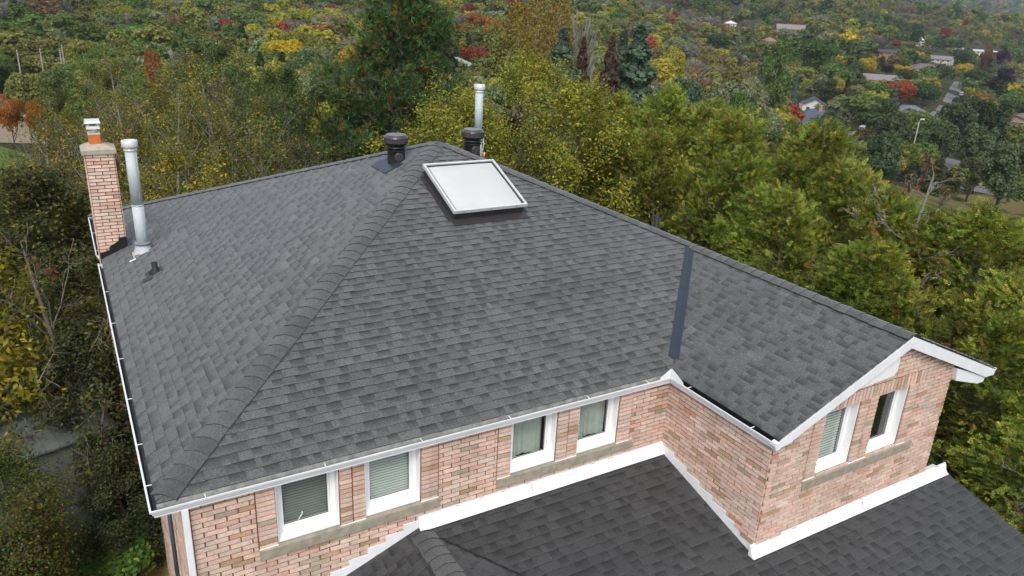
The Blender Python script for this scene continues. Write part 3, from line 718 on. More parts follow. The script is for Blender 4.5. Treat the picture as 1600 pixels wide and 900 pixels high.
def stepped(p0, p1, nst, hgt, off, nrm):
    """white stepped flashing on a wall, lower edge p0 -> p1, steps on the upper edge"""
    p0 = np.array(p0, float); p1 = np.array(p1, float); poly = [p0, p1]; n = nst
    for i in range(n):
        a = p1 + (p0 - p1) * (i / n); b = p1 + (p0 - p1) * ((i + 1) / n)
        zt = max(a[2], b[2]) + hgt
        poly += [np.array((a[0], a[1], zt)), np.array((b[0], b[1], zt))]
    return [tuple(q) for q in poly], tuple(np.array(nrm) * off)
mb = MB()
pl, ex = stepped((L + 0.108, 0.10, zl(0.10) + 0.01), (L + 0.108, GY - 0.03, zl(GY) - 0.0), 7, 0.115, 0.014, (-1, 0, 0)); mb.prism(pl, ex)
hp(mb.build('step_flashing', M['white']))
mb = MB()
pl, ex = stepped((0.9, FY - 0.012, RZ - KL * (RX - 0.9)), (RX + 0.02, FY - 0.012, RZ + 0.02), 9, 0.10, 0.016, (0, -1, 0)); mb.prism(pl, ex)
hp(mb.build('step_flashing', M['white']))
# bird of sealant at the end of the main flashing
# ---- skylight
c_ = 1 / math.sqrt(1 + S * S)
EV = np.array((0, c_, S * c_)); EN = np.array((0, -S * c_, c_)); EU = np.array((1.0, 0, 0))
def onF(x, y, h=0.0): return np.array((x, y, S * y)) + EN * h
O = onF(5.27, 3.80); W_, H_ = 1.36, 1.34
mb = MB()
for (a, b, c, d) in ((0, W_, 0, 0.04), (0, W_, H_ - 0.04, H_), (0, 0.04, 0.04, H_ - 0.04), (W_ - 0.04, W_, 0.04, H_ - 0.04)):
    mb.obox(O + EU * a + EV * c - EN * 0.02, EU * (b - a), EV * (d - c), EN * 0.21)
mb.obox(O - EU * 0.10 - EV * 0.02 + EN * 0.004, EU * 0.098, EV * (H_ + 0.05), EN * 0.014); mb.obox(O - EU * 0.05 - EV * 0.17 + EN * 0.006, EU * (W_ + 0.10), EV * 0.17, EN * 0.014)
skl = hp(mb.build('skylight', M['bronze'], bevel=0.004))
mb = MB(); q = 0.04; O2 = O - EU * 0.035 - EV * 0.035 + EN * 0.155; W2, H2 = W_ + 0.07, H_ + 0.07
for (a, b, c, d) in ((0, W2, 0, q), (0, W2, H2 - q, H2), (0, q, q, H2 - q), (W2 - q, W2, q, H2 - q)):
    mb.obox(O2 + EU * a + EV * c, EU * (b - a), EV * (d - c), EN * 0.062)
for x in (0.18, 0.7, 1.2): mb.obox(O2 + EU * x - EV * 0.004 + EN * 0.02, EU * 0.018, EV * 0.004, EN * 0.018, (0.1, 0.1, 0.1))
mb.build('skylight_frame', mat_plain('skylight_frame', (0.62, 0.64, 0.64), 0.4, 0.5, 0.2, var=0.12), skl, bevel=0.004)
mb = MB(); gq = 0.016
for (a, b, c, d) in ((q, W2 - q, q, q + gq), (q, W2 - q, H2 - q - gq, H2 - q), (q, q + gq, q + gq, H2 - q - gq), (W2 - q - gq, W2 - q, q + gq, H2 - q - gq)):
    mb.obox(O2 + EU * a + EV * c + EN * 0.026, EU * (b - a), EV * (d - c), EN * 0.012)
mb.build('skylight_gasket', M['rubber'], skl)
q += gq * 0.8
n = 16; V = []; F = []
for j in range(n + 1):
    for i in range(n + 1):
        u, v = i / n, j / n; bl = (min(1, 6 * u) * min(1, 6 * (1 - u)) * min(1, 6 * v) * min(1, 6 * (1 - v)))
        h = 0.028 + 0.03 * bl + 0.045 * (16 * u * (1 - u) * v * (1 - v))
        V.append(O2 + EU * (q + (W2 - 2 * q) * u) + EV * (q + (H2 - 2 * q) * v) + EN * h)
F = [(j * (n + 1) + i, j * (n + 1) + i + 1, (j + 1) * (n + 1) + i + 1, (j + 1) * (n + 1) + i) for j in range(n) for i in range(n)]
mb = MB(); mb.add(V, F, smooth=True); mb.build('skylight_dome', M['dome'], skl, fix=False)
mb = MB(); mb.obox(O - EU * 0.13 + EV * (H_ - 0.10) + EN * 0.012, EU * 0.11, EV * 0.12, EN * 0.012); mb.build('corner_flashing', M['navy'], skl)
mb = MB(); mb.obox(O + EU * (W_ + 0.002) + EV * 0.0 + EN * 0.006, EU * 0.10, EV * 0.16, EN * 0.012)
mb.build('corner_flashing', M['navy'], skl)

# ---- turbine style roof vents
def roof_vent(x, y, zr):
    mb = MB(); mb.lathe((x, y, zr), [(0.165, -0.12), (0.165, 0.20), (0.185, 0.205), (0.185, 0.225)], 32)
    r = hp(mb.build('roof_vent', M['bronze'], fix=False))
    mb = MB(); mb.lathe((x, y, zr), [(0.185, 0.226), (0.15, 0.24), (0.15, 0.255), (0.195, 0.26), (0.195, 0.28), (0.16, 0.29), (0.16, 0.31), (0.20, 0.316), (0.20, 0.35)], 32)
    mb.build('vent_louvres', M['black'], r, fix=False)
    mb = MB(); mb.lathe((x, y, zr), [(0.20, 0.352), (0.228, 0.360), (0.232, 0.455), (0.226, 0.466), (0.185, 0.508), (0.0, 0.512)], 40, smooth=False)
    mb.build('vent_cap', M['bronze_top'], r, fix=False)
    mb = MB(); d = np.array((-0.18, -1, 0)); d /= np.linalg.norm(d); c0 = np.array((x + 0.02, y, zr + 0.10)) + d * 0.150
    mb.tube([c0, c0 + d * 0.026, c0 + d * 0.034], [0.088, 0.088, 0.07], 20); mb.build('vent_collar', M['bronze'], r)
    return r
v1 = roof_vent(5.17, 6.08, 2.13)
mb = MB(); NL = np.array((-S * c_, 0, c_)); UL = np.array((c_, 0, S * c_))
p = np.array((4.80, 5.72, S * 4.80)) + NL * 0.012; mb.obox(p, UL * 0.40, (0, 0.72, 0), NL * 0.01); mb.build('vent_flashing', M['navy'], v1)
v2 = roof_vent(7.03, 6.55, 2.08)
mb = MB(); mb.tube([(7.21, 6.45, 2.0), (7.215, 6.45, 2.16), (7.23, 6.44, 2.30), (7.215, 6.44, 2.41)], 0.012, 6); mb.tube([(7.235, 6.42, 2.02), (7.245, 6.42, 2.12)], 0.022, 6, (1.5, 0.5, 0.3))
mb.build('lightning_clamp', M['galv_bright'], v1.parent and v2)

# ---- flue pipes
def flue(x, y, z0, z1, seam):
    mb = MB(); mb.tube([(x, y, z0), (x, y, seam)], 0.103, 28); mb.tube([(x, y, seam), (x, y, z1)], 0.099, 28); mb.tube([(x, y, seam - 0.012), (x, y, seam + 0.008)], 0.107, 28)
    mb.box((x + 0.045, y - 0.094, z0 + 0.3), (x + 0.049, y - 0.086, z1))
    r = hp(mb.build('flue_pipe', M['galv']))
    mb = MB(); mb.lathe((x, y, z1), [(0.099, -0.04), (0.112, -0.03), (0.112, 0.0), (0.10, 0.005), (0.10, 0.03), (0.135, 0.035), (0.138, 0.05), (0.138, 0.145), (0.13, 0.155), (0.108, 0.157), (0.10, 0.13), (0.0, 0.125)], 32)
    mb.build('flue_cap', M['galv_bright'], r, fix=False)
    return r
f1 = flue(0.79, 7.93, 0.30, 2.26, 1.22)
mb = MB(); mb.lathe((0.79, 7.93, 0.46), [(0.103, 0.05), (0.145, 0.04), (0.15, 0.01), (0.105, -0.01)], 28); mb.build('storm_collar', M['lead'], f1, fix=False)
mb = MB(); mb.lathe((0.79, 7.93, 0.33), [(0.125, 0.12), (0.14, 0.06), (0.19, -0.05), (0.20, -0.10)], 28)
p = np.array((0.60, 7.74, S * 0.60)) + NL * 0.008; mb.obox(p, UL * 0.30, (0, 0.34, 0), NL * 0.009); mb.build('flue_boot', M['galv'], f1, fix=False)
mb = MB(); p = np.array((0.52, 7.60, S * 0.52)) + NL * 0.018; mb.obox(p, UL * 0.12, (0, 0.07, 0), NL * 0.004, (1, 1, 1)); mb.build('sealant_patch', M['vinyl'], f1); mb = MB(); p = np.array((0.62, 7.74, S * 0.62)) + NL * 0.018; mb.obox(p, UL * 0.10, (0, 0.10, 0), NL * 0.004, (0.35, 0.10, 0.09))
mb.build('sealant_patch', M['vinyl'], f1)
mb = MB(); mb.tube([(0.86, 7.93, 1.02), (1.12, 8.12, S * 1.12 + 0.30), (1.30, 8.05, S * 1.30 + 0.05)], 0.006, 6); mb.build('stay_wire', M['lead'], f1)
f2 = flue(8.72, 9.5, 1.0, 2.97, 1.9)
mb = MB(); mb.lathe((8.72, 9.5, 1.10), [(0.12, 0.16), (0.14, 0.06), (0.2, -0.08)], 24); mb.build('flue_boot', M['galv'], f2, fix=False)
# ---- plumbing vents
def stack(x, y, zr, h, plate):
    mb = MB(); mb.lathe((x, y, zr), [(0.0, h - 0.01), (0.036, h - 0.01), (0.042, h), (0.05, h), (0.05, 0.06), (0.075, 0.05), (0.105, 0.0), (0.11, -0.06)], 20)
    r = hp(mb.build('plumbing_vent', M['rubber'], fix=False))
    if plate:
        mb = MB(); p = np.array((x - 0.16, y - 0.10, S * (x - 0.16))) + NL * 0.011; mb.obox(p, UL * 0.30, (0, 0.22, 0), NL * 0.009)
        p = np.array((x - 0.22, y - 0.27, S * (x - 0.22))) + NL * 0.013; mb.obox(p, UL * 0.17, (0, 0.17, 0), NL * 0.008); mb.build('vent_flashing', M['navy'], r)
stack(0.84, 6.54, S * 0.84, 0.18, True)
stack(9.26, 3.22, S * (WX - 9.26), 0.27, False)

# ---- chimney
cx0, cx1, cy0, cy1 = 0.07, 0.545, 8.62, 9.10
chim = MB().box((cx0 + 0.03, cy0 + 0.03, -6), (cx1 - 0.03, cy1 - 0.03, 2.05), MORT)
chim = hp(chim.build('chimney', M['brick']))
def cwall(o, eu, en, n, seed, zlo=0.0):
    w = brick_wall('brick_face', o, eu, en, zlo, 2.06, lambda z: (0, n), seed=seed, part=False, tone=1.1); w.parent = chim; return w
cwall((cx0, cy0, 0), (1, 0, 0), (0, -1, 0), cx1 - cx0, 51, -6); cwall((cx0, cy1, 0), (0, -1, 0), (-1, 0, 0), cy1 - cy0, 52, -6)
cwall((cx1, cy0, 0), (0, 1, 0), (1, 0, 0), cy1 - cy0, 53); cwall((cx0, cy1, 0), (1, 0, 0), (0, 1, 0), cx1 - cx0, 54)
e = 0.055; mb = MB()
a = [(cx0 - e, cy0 - e), (cx1 + e, cy0 - e), (cx1 + e, cy1 + e), (cx0 - e, cy1 + e)]; b = [(cx0 + 0.09, cy0 + 0.11), (cx1 - 0.13, cy0 + 0.11), (cx1 - 0.13, cy1 - 0.11), (cx0 + 0.09, cy1 - 0.11)]
mb.add([(x, y, 2.06) for x, y in a] + [(x, y, 2.145) for x, y in a] + [(x, y, 2.225) for x, y in b], [(3, 2, 1, 0), (0, 1, 5, 4), (1, 2, 6, 5), (2, 3, 7, 6), (3, 0, 4, 7), (4, 5, 9, 8), (5, 6, 10, 9), (6, 7, 11, 10), (7, 4, 8, 11), (8, 9, 10, 11)])
mb.build('chimney_cap', M['capstone'], chim, bevel=0.006)
mb = MB(); fx, fy = 0.275, 8.86; h = 0.10
mb.box((fx - h, fy - h, 2.20), (fx + h, fy + h, 2.40)); mb.build('clay_flue', M['clay'], chim, bevel=0.008)
mb = MB(); mb.box((fx - h - 0.004, fy - h - 0.004, 2.395), (fx + h + 0.004, fy + h + 0.004, 2.425), (0.9, 0.85, 0.75)); mb.tube([(fx, fy, 2.42), (fx, fy, 2.52)], 0.068, 20)
mb.add([(fx - .115, fy - .115, 2.50), (fx + .115, fy - .115, 2.50), (fx + .115, fy + .115, 2.50), (fx - .115, fy + .115, 2.50), (fx - .105, fy - .105, 2.555), (fx + .105, fy - .105, 2.555), (fx + .105, fy + .105, 2.555), (fx - .105, fy + .105, 2.555)],
       [(3, 2, 1, 0), (4, 5, 6, 7), (0, 1, 5, 4), (1, 2, 6, 5), (2, 3, 7, 6), (3, 0, 4, 7)])
for sx in (-1, 1):
    for sy in (-1, 1): mb.box((fx + sx * .085 - .009, fy + sy * .085 - .009, 2.55), (fx + sx * .085 + .009, fy + sy * .085 + .009, 2.61))
mb.tube([(fx, fy, 2.55), (fx, fy, 2.615)], 0.045, 14, (0.35, 0.35, 0.36))
mb.add([(fx - .135, fy - .135, 2.605), (fx + .135, fy - .135, 2.605), (fx + .135, fy + .135, 2.605), (fx - .135, fy + .135, 2.605), (fx - .12, fy - .12, 2.645), (fx + .12, fy - .12, 2.645), (fx + .12, fy + .12, 2.66), (fx - .12, fy + .12, 2.66)],
       [(3, 2, 1, 0), (4, 5, 6, 7), (0, 1, 5, 4), (1, 2, 6, 5), (2, 3, 7, 6), (3, 0, 4, 7)])
mb.build('chimney_cowl', M['galv_bright'], chim)
mb = MB(); yb = cy0 - 0.0145
mb.prism([(cx0 - 0.004, yb, -0.02), (cx1 + 0.012, yb, S * cx1 - 0.02), (cx1 + 0.012, yb, S * cx1 + 0.22), (0.42, yb, S * cx1 + 0.205), (0.42, yb, S * cx1 + 0.145), (0.40, yb, S * cx1 + 0.13), (0.245, yb, 0.265), (0.245, yb, 0.205), (0.225, yb, 0.195), (cx0 - 0.004, yb, 0.155)], (0, -0.012, 0))
mb.box((cx1 + 0.012, cy0 - 0.02, S * cx1), (cx1 + 0.02, cy1 + 0.02, S * cx1 + 0.2)); mb.build('step_flashing', M['black'], chim)
mb = MB(); mb.prism([(cx1 + 0.03, cy0 - 0.06, S * 0.56), (cx1 + 0.10, cy0 - 0.06, S * 0.62), (cx1 + 0.075, cy0 - 0.06, 0.36), (cx1 + 0.04, cy0 - 0.06, 0.40)], (0, 0.03, 0)); mb.build('corner_flashing', mat_plain('blue_flashing', (0.04, 0.075, 0.16), 0.35, 0.5), chim)
# breast of the chimney on the left wall with its sloped shoulder, and the footing
mb = MB(); mb.prism([(-0.10, 8.55, -5.9), (-0.10, 8.55, -4.9), (0.06, 8.55, -4.55), (0.37, 8.55, -4.55), (0.37, 8.55, -5.9)], (0, 0.9, 0), (0.5, 0.35, 0.26))
hp(mb.build('chimney_breast', M['brick']))
mb = MB().box((-0.15, 5.2, -6.1), (0.45, 8.5, -5.75)); hp(mb.build('footing', mat_plain('mossy_concrete', (0.30, 0.22, 0.09), 0.9, 0.1, var=0.4, scale=3)))

# ================================================================== TREES
def unit(v): return v / (np.linalg.norm(v, axis=-1, keepdims=True) + 1e-9)
def rhombs(C, T, Nn, Ln, Wd):
    """leaf-shaped quads: centres C, long axes T, normals Nn, lengths, widths"""
    B = unit(np.cross(Nn, T)); Ln = Ln[:, None]; Wd = Wd[:, None]
    V = np.stack([C - T * Ln * 0.5, C + B * Wd * 0.5 - T * Ln * 0.06, C + T * Ln * 0.5, C - B * Wd * 0.5 - T * Ln * 0.06], 1)
    return V.reshape(-1, 3)
def rand_unit(rng, n): return unit(rng.normal(size=(n, 3)))
def quad_faces(n): return np.arange(n * 4).reshape(n, 4)

class Skeleton:
    """trunk, limbs and twigs; remembers where foliage sits"""
    def __init__(s, rng, H, cb, R_, prof, nlimb, nsub, rise, r0, droop=0.0, twig=0, ntip=4, tips_from=0.35, sides=5, lean=0.05, spread=0.8, rmin=0.0):
        s.rmin = rmin
        s.rng = rng; s.V = []; s.F = []; s.nv = 0; s.tip = []; s.dir = []; s.rad = []
        n = 9; t = np.linspace(0, 1, n); ph = rng.uniform(0, 6)
        s.trunk = np.stack([lean * H * (np.sin(t * 2.2 + ph) - np.sin(ph)), lean * H * (np.sin(t * 1.7 + ph + 2) - np.sin(ph + 2)), t * H * 0.97 - 0.3], 1)
        s.tube(s.trunk, np.interp(t, [0, 0.06, 1], [r0 * 1.35, r0, r0 * 0.12]), 8)
        for i in range(nlimb):
            u = (i + rng.uniform(0.1, 0.9)) / nlimb; zt = cb + u * (H - cb) * 0.985
            ln = R_ * prof(u) * rng.uniform(0.72, 1.15)
            if ln < 0.05: continue
            az = i * 2.39996 + rng.uniform(-0.5, 0.5); zs = max(0.25 * cb, zt - rise(u) * ln)
            tp = np.array([np.interp(zs, s.trunk[:, 2], s.trunk[:, k]) for k in range(3)])
            end = tp * (1, 1, 0) + np.array([math.cos(az) * ln, math.sin(az) * ln, zt])
            mid = (tp + end) / 2 + np.array([math.cos(az), math.sin(az), 0]) * ln * 0.12 + np.array([0, 0, droop * ln]) + rng.normal(size=3) * ln * 0.07
            q = np.linspace(0, 1, 7)[:, None]; L_ = (1 - q) ** 2 * tp + 2 * q * (1 - q) * mid + q * q * end
            L_[1:-1] += rng.normal(size=(5, 3)) * ln * 0.02
            rl = r0 * 0.42 * (0.45 + 0.55 * (1 - u)) * min(1, ln / R_ + 0.25)
            s.tube(L_, np.linspace(rl, rl * 0.18, 7), sides)
            s.leafy(L_, ntip, tips_from)
            for j in range(nsub):
                a = rng.uniform(0.25, 0.95); k = min(5, int(a * 6)); b0 = L_[k] * (1 - (a * 6 - k)) + L_[k + 1] * (a * 6 - k)
                d = unit(unit(L_[k + 1] - L_[k]) + rng.normal(size=3) * spread * 0.75); l2 = ln * rng.uniform(0.22, 0.48) * (1.15 - 0.5 * a)
                q2 = np.linspace(0, 1, 4)[:, None]; S_ = b0 + d * l2 * q2 + np.array([0, 0, droop * 0.6 * l2]) * (q2 * q2) * 1.0 + rng.normal(size=(4, 3)) * l2 * 0.05 * q2
                s.tube(S_, np.linspace(rl * 0.35, rl * 0.1, 4), 3); s.leafy(S_, max(1, ntip - 1), 0.3)
                for m in range(twig):
                    k2 = rng.integers(1, 4); d2 = unit(d + rng.normal(size=3) * 0.7); l3 = l2 * rng.uniform(0.3, 0.6)
                    T_ = S_[k2] + d2 * l3 * np.linspace(0, 1, 3)[:, None] + rng.normal(size=(3, 3)) * l3 * 0.04
                    s.tube(T_, np.linspace(rl * 0.16, rl * 0.06, 3), 3); s.leafy(T_, 1, 0.6)
        s.tip = np.array(s.tip); s.dir = np.array(s.dir)
    def leafy(s, P, n, f):
        for _ in range(n):
            a = s.rng.uniform(f, 1.0) * (len(P) - 1); k = min(len(P) - 2, int(a)); s.tip.append(P[k] * (1 - (a - k)) + P[k + 1] * (a - k)); s.dir.append(unit(P[k + 1] - P[k]))
    def tube(s, P, rad, n):
        P = np.asarray(P); d = unit(np.gradient(P, axis=0)); ref = np.where(np.abs(d[:, 2:3]) < 0.9, np.array([[0, 0, 1.0]]), np.array([[1.0, 0, 0]]))
        a = unit(np.cross(d, ref)); b = np.cross(d, a); th = np.arange(n) * 2 * math.pi / n
        ring = P[:, None] + (a[:, None] * np.cos(th)[None, :, None] + b[:, None] * np.sin(th)[None, :, None]) * np.maximum(rad, s.rmin)[:, None, None]
        m = len(P); i, j = np.meshgrid(np.arange(m - 1), np.arange(n), indexing='ij')
        F = np.stack([i * n + j, i * n + (j + 1) % n, (i + 1) * n + (j + 1) % n, (i + 1) * n + j], -1).reshape(-1, 4) + s.nv
        s.V.append(ring.reshape(-1, 3)); s.F.append(F); s.nv += m * n
    def wood(s, name, mat, parent):
        V = np.concatenate(s.V); F = np.concatenate(s.F)
        return mesh_np(name, V, F, mat, parent, tint=np.ones((len(F), 3)), smooth=True)

def leaves(rng, tips, dirs, per, spread, size, pal, droop=0.0, up=0.5, aspect=0.55, clump_var=0.22, axis=None):
    """leaf quads around twig points; pal = [(colour, weight)]; returns V, tint"""
    n = len(tips) * per; C = np.repeat(tips, per, 0) + rng.normal(size=(n, 3)) * spread
    ctr = tips.mean(0); out = unit(C - ctr * (1, 1, 0.8)); N_ = unit(out * 0.8 + np.array([0, 0, up]) + rng.normal(size=(n, 3)) * 0.65)
    T_ = rng.normal(size=(n, 3)); T_[:, 2] -= droop * 2.2; T_ = unit(T_ - N_ * (T_ * N_).sum(1, keepdims=True))
    Ln = size * rng.uniform(0.65, 1.35, n)
    w = np.array([p[1] for p in pal], float); cl = np.array([p[0] for p in pal])
    tipc = rng.choice(len(pal), size=len(tips), p=w / w.sum()); idx = np.repeat(tipc, per); sw = rng.random(n) < 0.35; idx[sw] = rng.choice(len(pal), size=sw.sum(), p=w / w.sum())
    v = np.repeat(rng.normal(1, clump_var, len(tips)), per) * rng.normal(1, 0.16, n)
    return rhombs(C, T_, N_, Ln, Ln * aspect), cl[idx] * np.clip(v, 0.45, 1.7)[:, None]
def sprays(rng, tips, dirs, per, spread, size, pal, up=0.35, fan=(-0.75, -0.4, 0.0, 0.4, 0.75), width=0.2, clump_var=0.2, brown=None):
    """flat fans of scale foliage as on a cedar"""
    n = len(tips) * per; C = np.repeat(tips, per, 0) + rng.normal(size=(n, 3)) * spread
    rad = C.copy(); rad[:, 2] = 0; D_ = unit(np.repeat(dirs, per, 0) * 0.6 + unit(rad) * 0.6 + np.array([0, 0, up]) + rng.normal(size=(n, 3)) * 0.32)
    Sd = unit(np.cross(D_, rng.normal(size=(n, 3)))); N_ = np.cross(D_, Sd); Ln = size * rng.uniform(0.6, 1.3, n); Vs = []; Ts = []
    w = np.array([p[1] for p in pal], float); cl = np.array([p[0] for p in pal]); tipc = np.repeat(rng.choice(len(pal), size=len(tips), p=w / w.sum()), per)
    sw = rng.random(n) < 0.3; tipc[sw] = rng.choice(len(pal), size=sw.sum(), p=w / w.sum())
    v = np.clip(np.repeat(rng.normal(1, clump_var, len(tips)), per) * rng.normal(1, 0.15, n), 0.45, 1.7)
    for a in fan:
        dd = unit(D_ * math.cos(a) + Sd * math.sin(a)); l = Ln * (1 - 0.35 * abs(a))
        Vs.append(rhombs(C + dd * l[:, None] * 0.5, dd, N_, l, l * width)); Ts.append(cl[tipc] * v[:, None])
    return np.concatenate(Vs), np.concatenate(Ts)
def fronds(rng, tips, dirs, per, spread, size, pal, up=0.3, clump_var=0.36, n_pair=5):
    """feathery flat fronds: an axis with paired leaflets"""
    n = len(tips) * per; C = np.repeat(tips, per, 0) + rng.normal(size=(n, 3)) * spread; rad = C.copy(); rad[:, 2] = 0
    D_ = unit(np.repeat(dirs, per, 0) * 0.7 + unit(rad) * 0.45 + np.array([0, 0, up]) + rng.normal(size=(n, 3)) * 0.42); Sd = unit(np.cross(D_, rng.normal(size=(n, 3)) + np.array([0, 0, 1.2]))); N_ = np.cross(D_, Sd); Ln = size * rng.uniform(0.6, 1.3, n)
    w = np.array([p[1] for p in pal], float); cl = np.array([p[0] for p in pal]); tc = np.repeat(rng.choice(len(pal), size=len(tips), p=w / w.sum()), per); sw = rng.random(n) < 0.25; tc[sw] = rng.choice(len(pal), size=sw.sum(), p=w / w.sum())
    v = np.clip(np.repeat(rng.normal(1, clump_var, len(tips)), per) * rng.normal(1, 0.15, n), 0.45, 1.8); Vs, Ts = [], []
    for k in range(n_pair):
        s_ = (k + 0.3) / n_pair; l = Ln * 0.46 * (1 - 0.62 * s_)
        for sg in (-1, 1):
            dd = unit(D_ * 0.72 + Sd * sg * 0.70 + N_ * rng.normal(0, 0.12, (n, 1)) - np.array([0, 0, 0.12])); P = C + D_ * (Ln * s_)[:, None]
            Vs.append(rhombs(P + dd * l[:, None] * 0.5, dd, N_, l, l * 0.34)); Ts.append(cl[tc] * (v * (0.88 + 0.24 * s_))[:, None])
    Vs.append(rhombs(C + D_ * (Ln * 0.9)[:, None], D_, N_, Ln * 0.35, Ln * 0.11)); Ts.append(cl[tc] * (v * 1.2)[:, None])
    return np.concatenate(Vs), np.concatenate(Ts)
def tufts(rng, tips, dirs, per, spread, size, pal, nn=9, width=0.14, cone=0.9):
    """bristling brushes of needles"""
    n = len(tips) * per; C = np.repeat(tips, per, 0) + rng.normal(size=(n, 3)) * spread; D_ = unit(np.repeat(dirs, per, 0) + np.array([0, 0, 0.7]) + rng.normal(size=(n, 3)) * 0.35)
    w = np.array([p[1] for p in pal], float); cl = np.array([p[0] for p in pal]); idx = rng.choice(len(pal), size=n, p=w / w.sum()); v = np.clip(rng.normal(1, 0.22, n), 0.5, 1.6); Vs = []; Ts = []
    for k in range(nn):
        dd = unit(D_ + rng.normal(size=(n, 3)) * cone * 0.62); l = size * rng.uniform(0.7, 1.25, n); N_ = unit(rng.normal(size=(n, 3)))
        N_ = unit(N_ - dd * (N_ * dd).sum(1, keepdims=True)); Vs.append(rhombs(C + dd * l[:, None] * 0.5, dd, N_, l, l * width)); Ts.append(cl[idx] * (v * rng.uniform(0.85, 1.15, n))[:, None])
    return np.concatenate(Vs), np.concatenate(Ts)

def add_crown(parts, mat, parent, name='crown'):
    V = np.concatenate([p[0] for p in parts]); T = np.concatenate([p[1] for p in parts])
    return mesh_np(name, V, quad_faces(len(V) // 4), mat, parent, tint=T)
def copy_tree(src, loc, rz, sc, label, cat=None, group=None, color=None):
    c = src.copy(); COL.objects.link(c); c.location = loc; c.rotation_euler = (0, 0, rz); c.scale = sc
    c['label'] = label
    if cat: c['category'] = cat
    if group: c['group'] = group
    for ch in src.children:
        d = ch.copy(); COL.objects.link(d); d.parent = c
        if color and ch.name.startswith('crown'): d.color = (*color, 1)
    return c
def place(px, py, r, drop=0.0):
    """foot of a tree whose top shows at pixel (px, py) when it stands r metres away; returns location and height"""
    p = at(px, py, r); z = ground(p[0], p[1]); return (float(p[0]), float(p[1]), z - drop), float(p[2] - z + drop)
rng = np.random.default_rng(11)

# colours of leaves (real, unlit)
YG = (0.20, 0.195, 0.016); YG2 = (0.27, 0.235, 0.022); OL = (0.115, 0.118, 0.020); DG = (0.036, 0.056, 0.015); MG = (0.070, 0.105, 0.026)
YE = (0.40, 0.28, 0.016); OR = (0.30, 0.115, 0.02); RU = (0.17, 0.075, 0.022); RE = (0.25, 0.035, 0.02); BG = (0.055, 0.085, 0.062); BR = (0.10, 0.065, 0.03); PG = (0.22, 0.27, 0.04)

# ---- 1. the mulberry-like yellowing trees behind the ridge
def spreading(u): return (math.sin(math.pi * min(1, 0.18 + 0.82 * u)) ** 0.7) if u < 0.98 else 0.2
def yellow_tree(name, loc, Hh, Rr, label, seed, pal, per=26, size=0.095, nlimb=44, nsub=6, group=None, droop=0.35, cat='tree', bark='bark', spread=0.21, cb=0.25, lspread=0.8):
    g_ = np.random.default_rng(seed); t = empty(name, loc, label, cat, group)
    sk = Skeleton(g_, Hh, Hh * cb, Rr, spreading, nlimb, nsub, lambda u: 0.9, 0.16 + 0.01 * Hh, 0.10, 1, 3, 0.45, spread=lspread)
    sk.wood('trunk', M[bark], t); add_crown([leaves(g_, sk.tip, sk.dir, per, spread, size, pal, droop)], M['leaf'], t); return t
MUL = [((0.26, 0.255, 0.024), 4), ((0.34, 0.29, 0.03), 3.2), ((0.15, 0.155, 0.026), 2.6), (MG, 0.8), ((0.28, 0.34, 0.05), 1.8)]
for i, (px, py, r, R_, lb) in enumerate([(800, 84, 27, 4.2, 'yellow-green drooping broadleaf tree behind the skylight and the back flue pipe'),
                                     (690, 150, 25, 3.4, 'lower yellow-green broadleaf tree right behind the ridge between the two roof vents'),
                                     (905, 128, 24, 3.3, 'olive broadleaf tree with a bare pale limb beside the right hip')]):
    loc, h = place(px, py, r); yellow_tree('broadleaf_tree', loc, h, R_, lb, 100 + i, MUL, per=42, nlimb=46)

# ---- 2. the tall pine
loc, h = place(603, -22, 40)
g_ = np.random.default_rng(5); t = empty('pine_tree', loc, 'tall dark pine with brown inner needles, its tip cut by the top of the picture', 'pine')
sk = Skeleton(g_, h, 1.5, 4.5, lambda u: (1 - u) ** 0.36 * (0.9 + 0.22 * math.sin(u * 23)), 150, 5, lambda u: 0.35, 0.24, -0.05, 2, 3, 0.35)
sk.wood('trunk', M['bark_pale'], t)
add_crown([tufts(g_, sk.tip, sk.dir, 6, 0.20, 0.27, [((0.065, 0.128, 0.040), 4), ((0.105, 0.185, 0.06), 3), ((0.038, 0.066, 0.024), 2), ((0.22, 0.12, 0.025), 0.6), ((0.15, 0.105, 0.03), 0.5)], 9, 0.13)], M['needle'], t)

# ---- 3. cedars along the right side of the house
CED = [((0.142, 0.200, 0.032), 4), ((0.215, 0.268, 0.038), 4), ((0.335, 0.330, 0.050), 2.6), ((0.084, 0.118, 0.024), 2.3), ((0.30, 0.15, 0.042), 1.0)]
def cedar_proto(seed, Hh, Rr, pal):
    g_ = np.random.default_rng(seed); t = empty('cedar_tree', (0, 0, 0), 'x', 'cedar')
    sk = Skeleton(g_, Hh, 0.4, Rr, lambda u: min(1.0, 1.25 * (1 - u) ** 0.55), 130, 5, lambda u: 0.75, 0.13, 0.08, 1, 3, 0.35)
    sk.wood('trunk', M['bark_pale'], t)
    dk = Skeleton(g_, Hh * 0.96, 0.8, Rr * 1.04, lambda u: min(1.0, 1.25 * (1 - u) ** 0.55), 26, 3, lambda u: 0.75, 0.05, 0.1, 1, 1, 0.9, rmin=0.007)
    dk.wood('dead_twigs', M['bark_pale'], t)
    add_crown([fronds(g_, sk.tip, sk.dir, 9, 0.13, 0.17, pal, n_pair=4)], M['needle'], t); return t
ced = [cedar_proto(200 + i, 8.5, 1.95, CED) for i in range(3)]
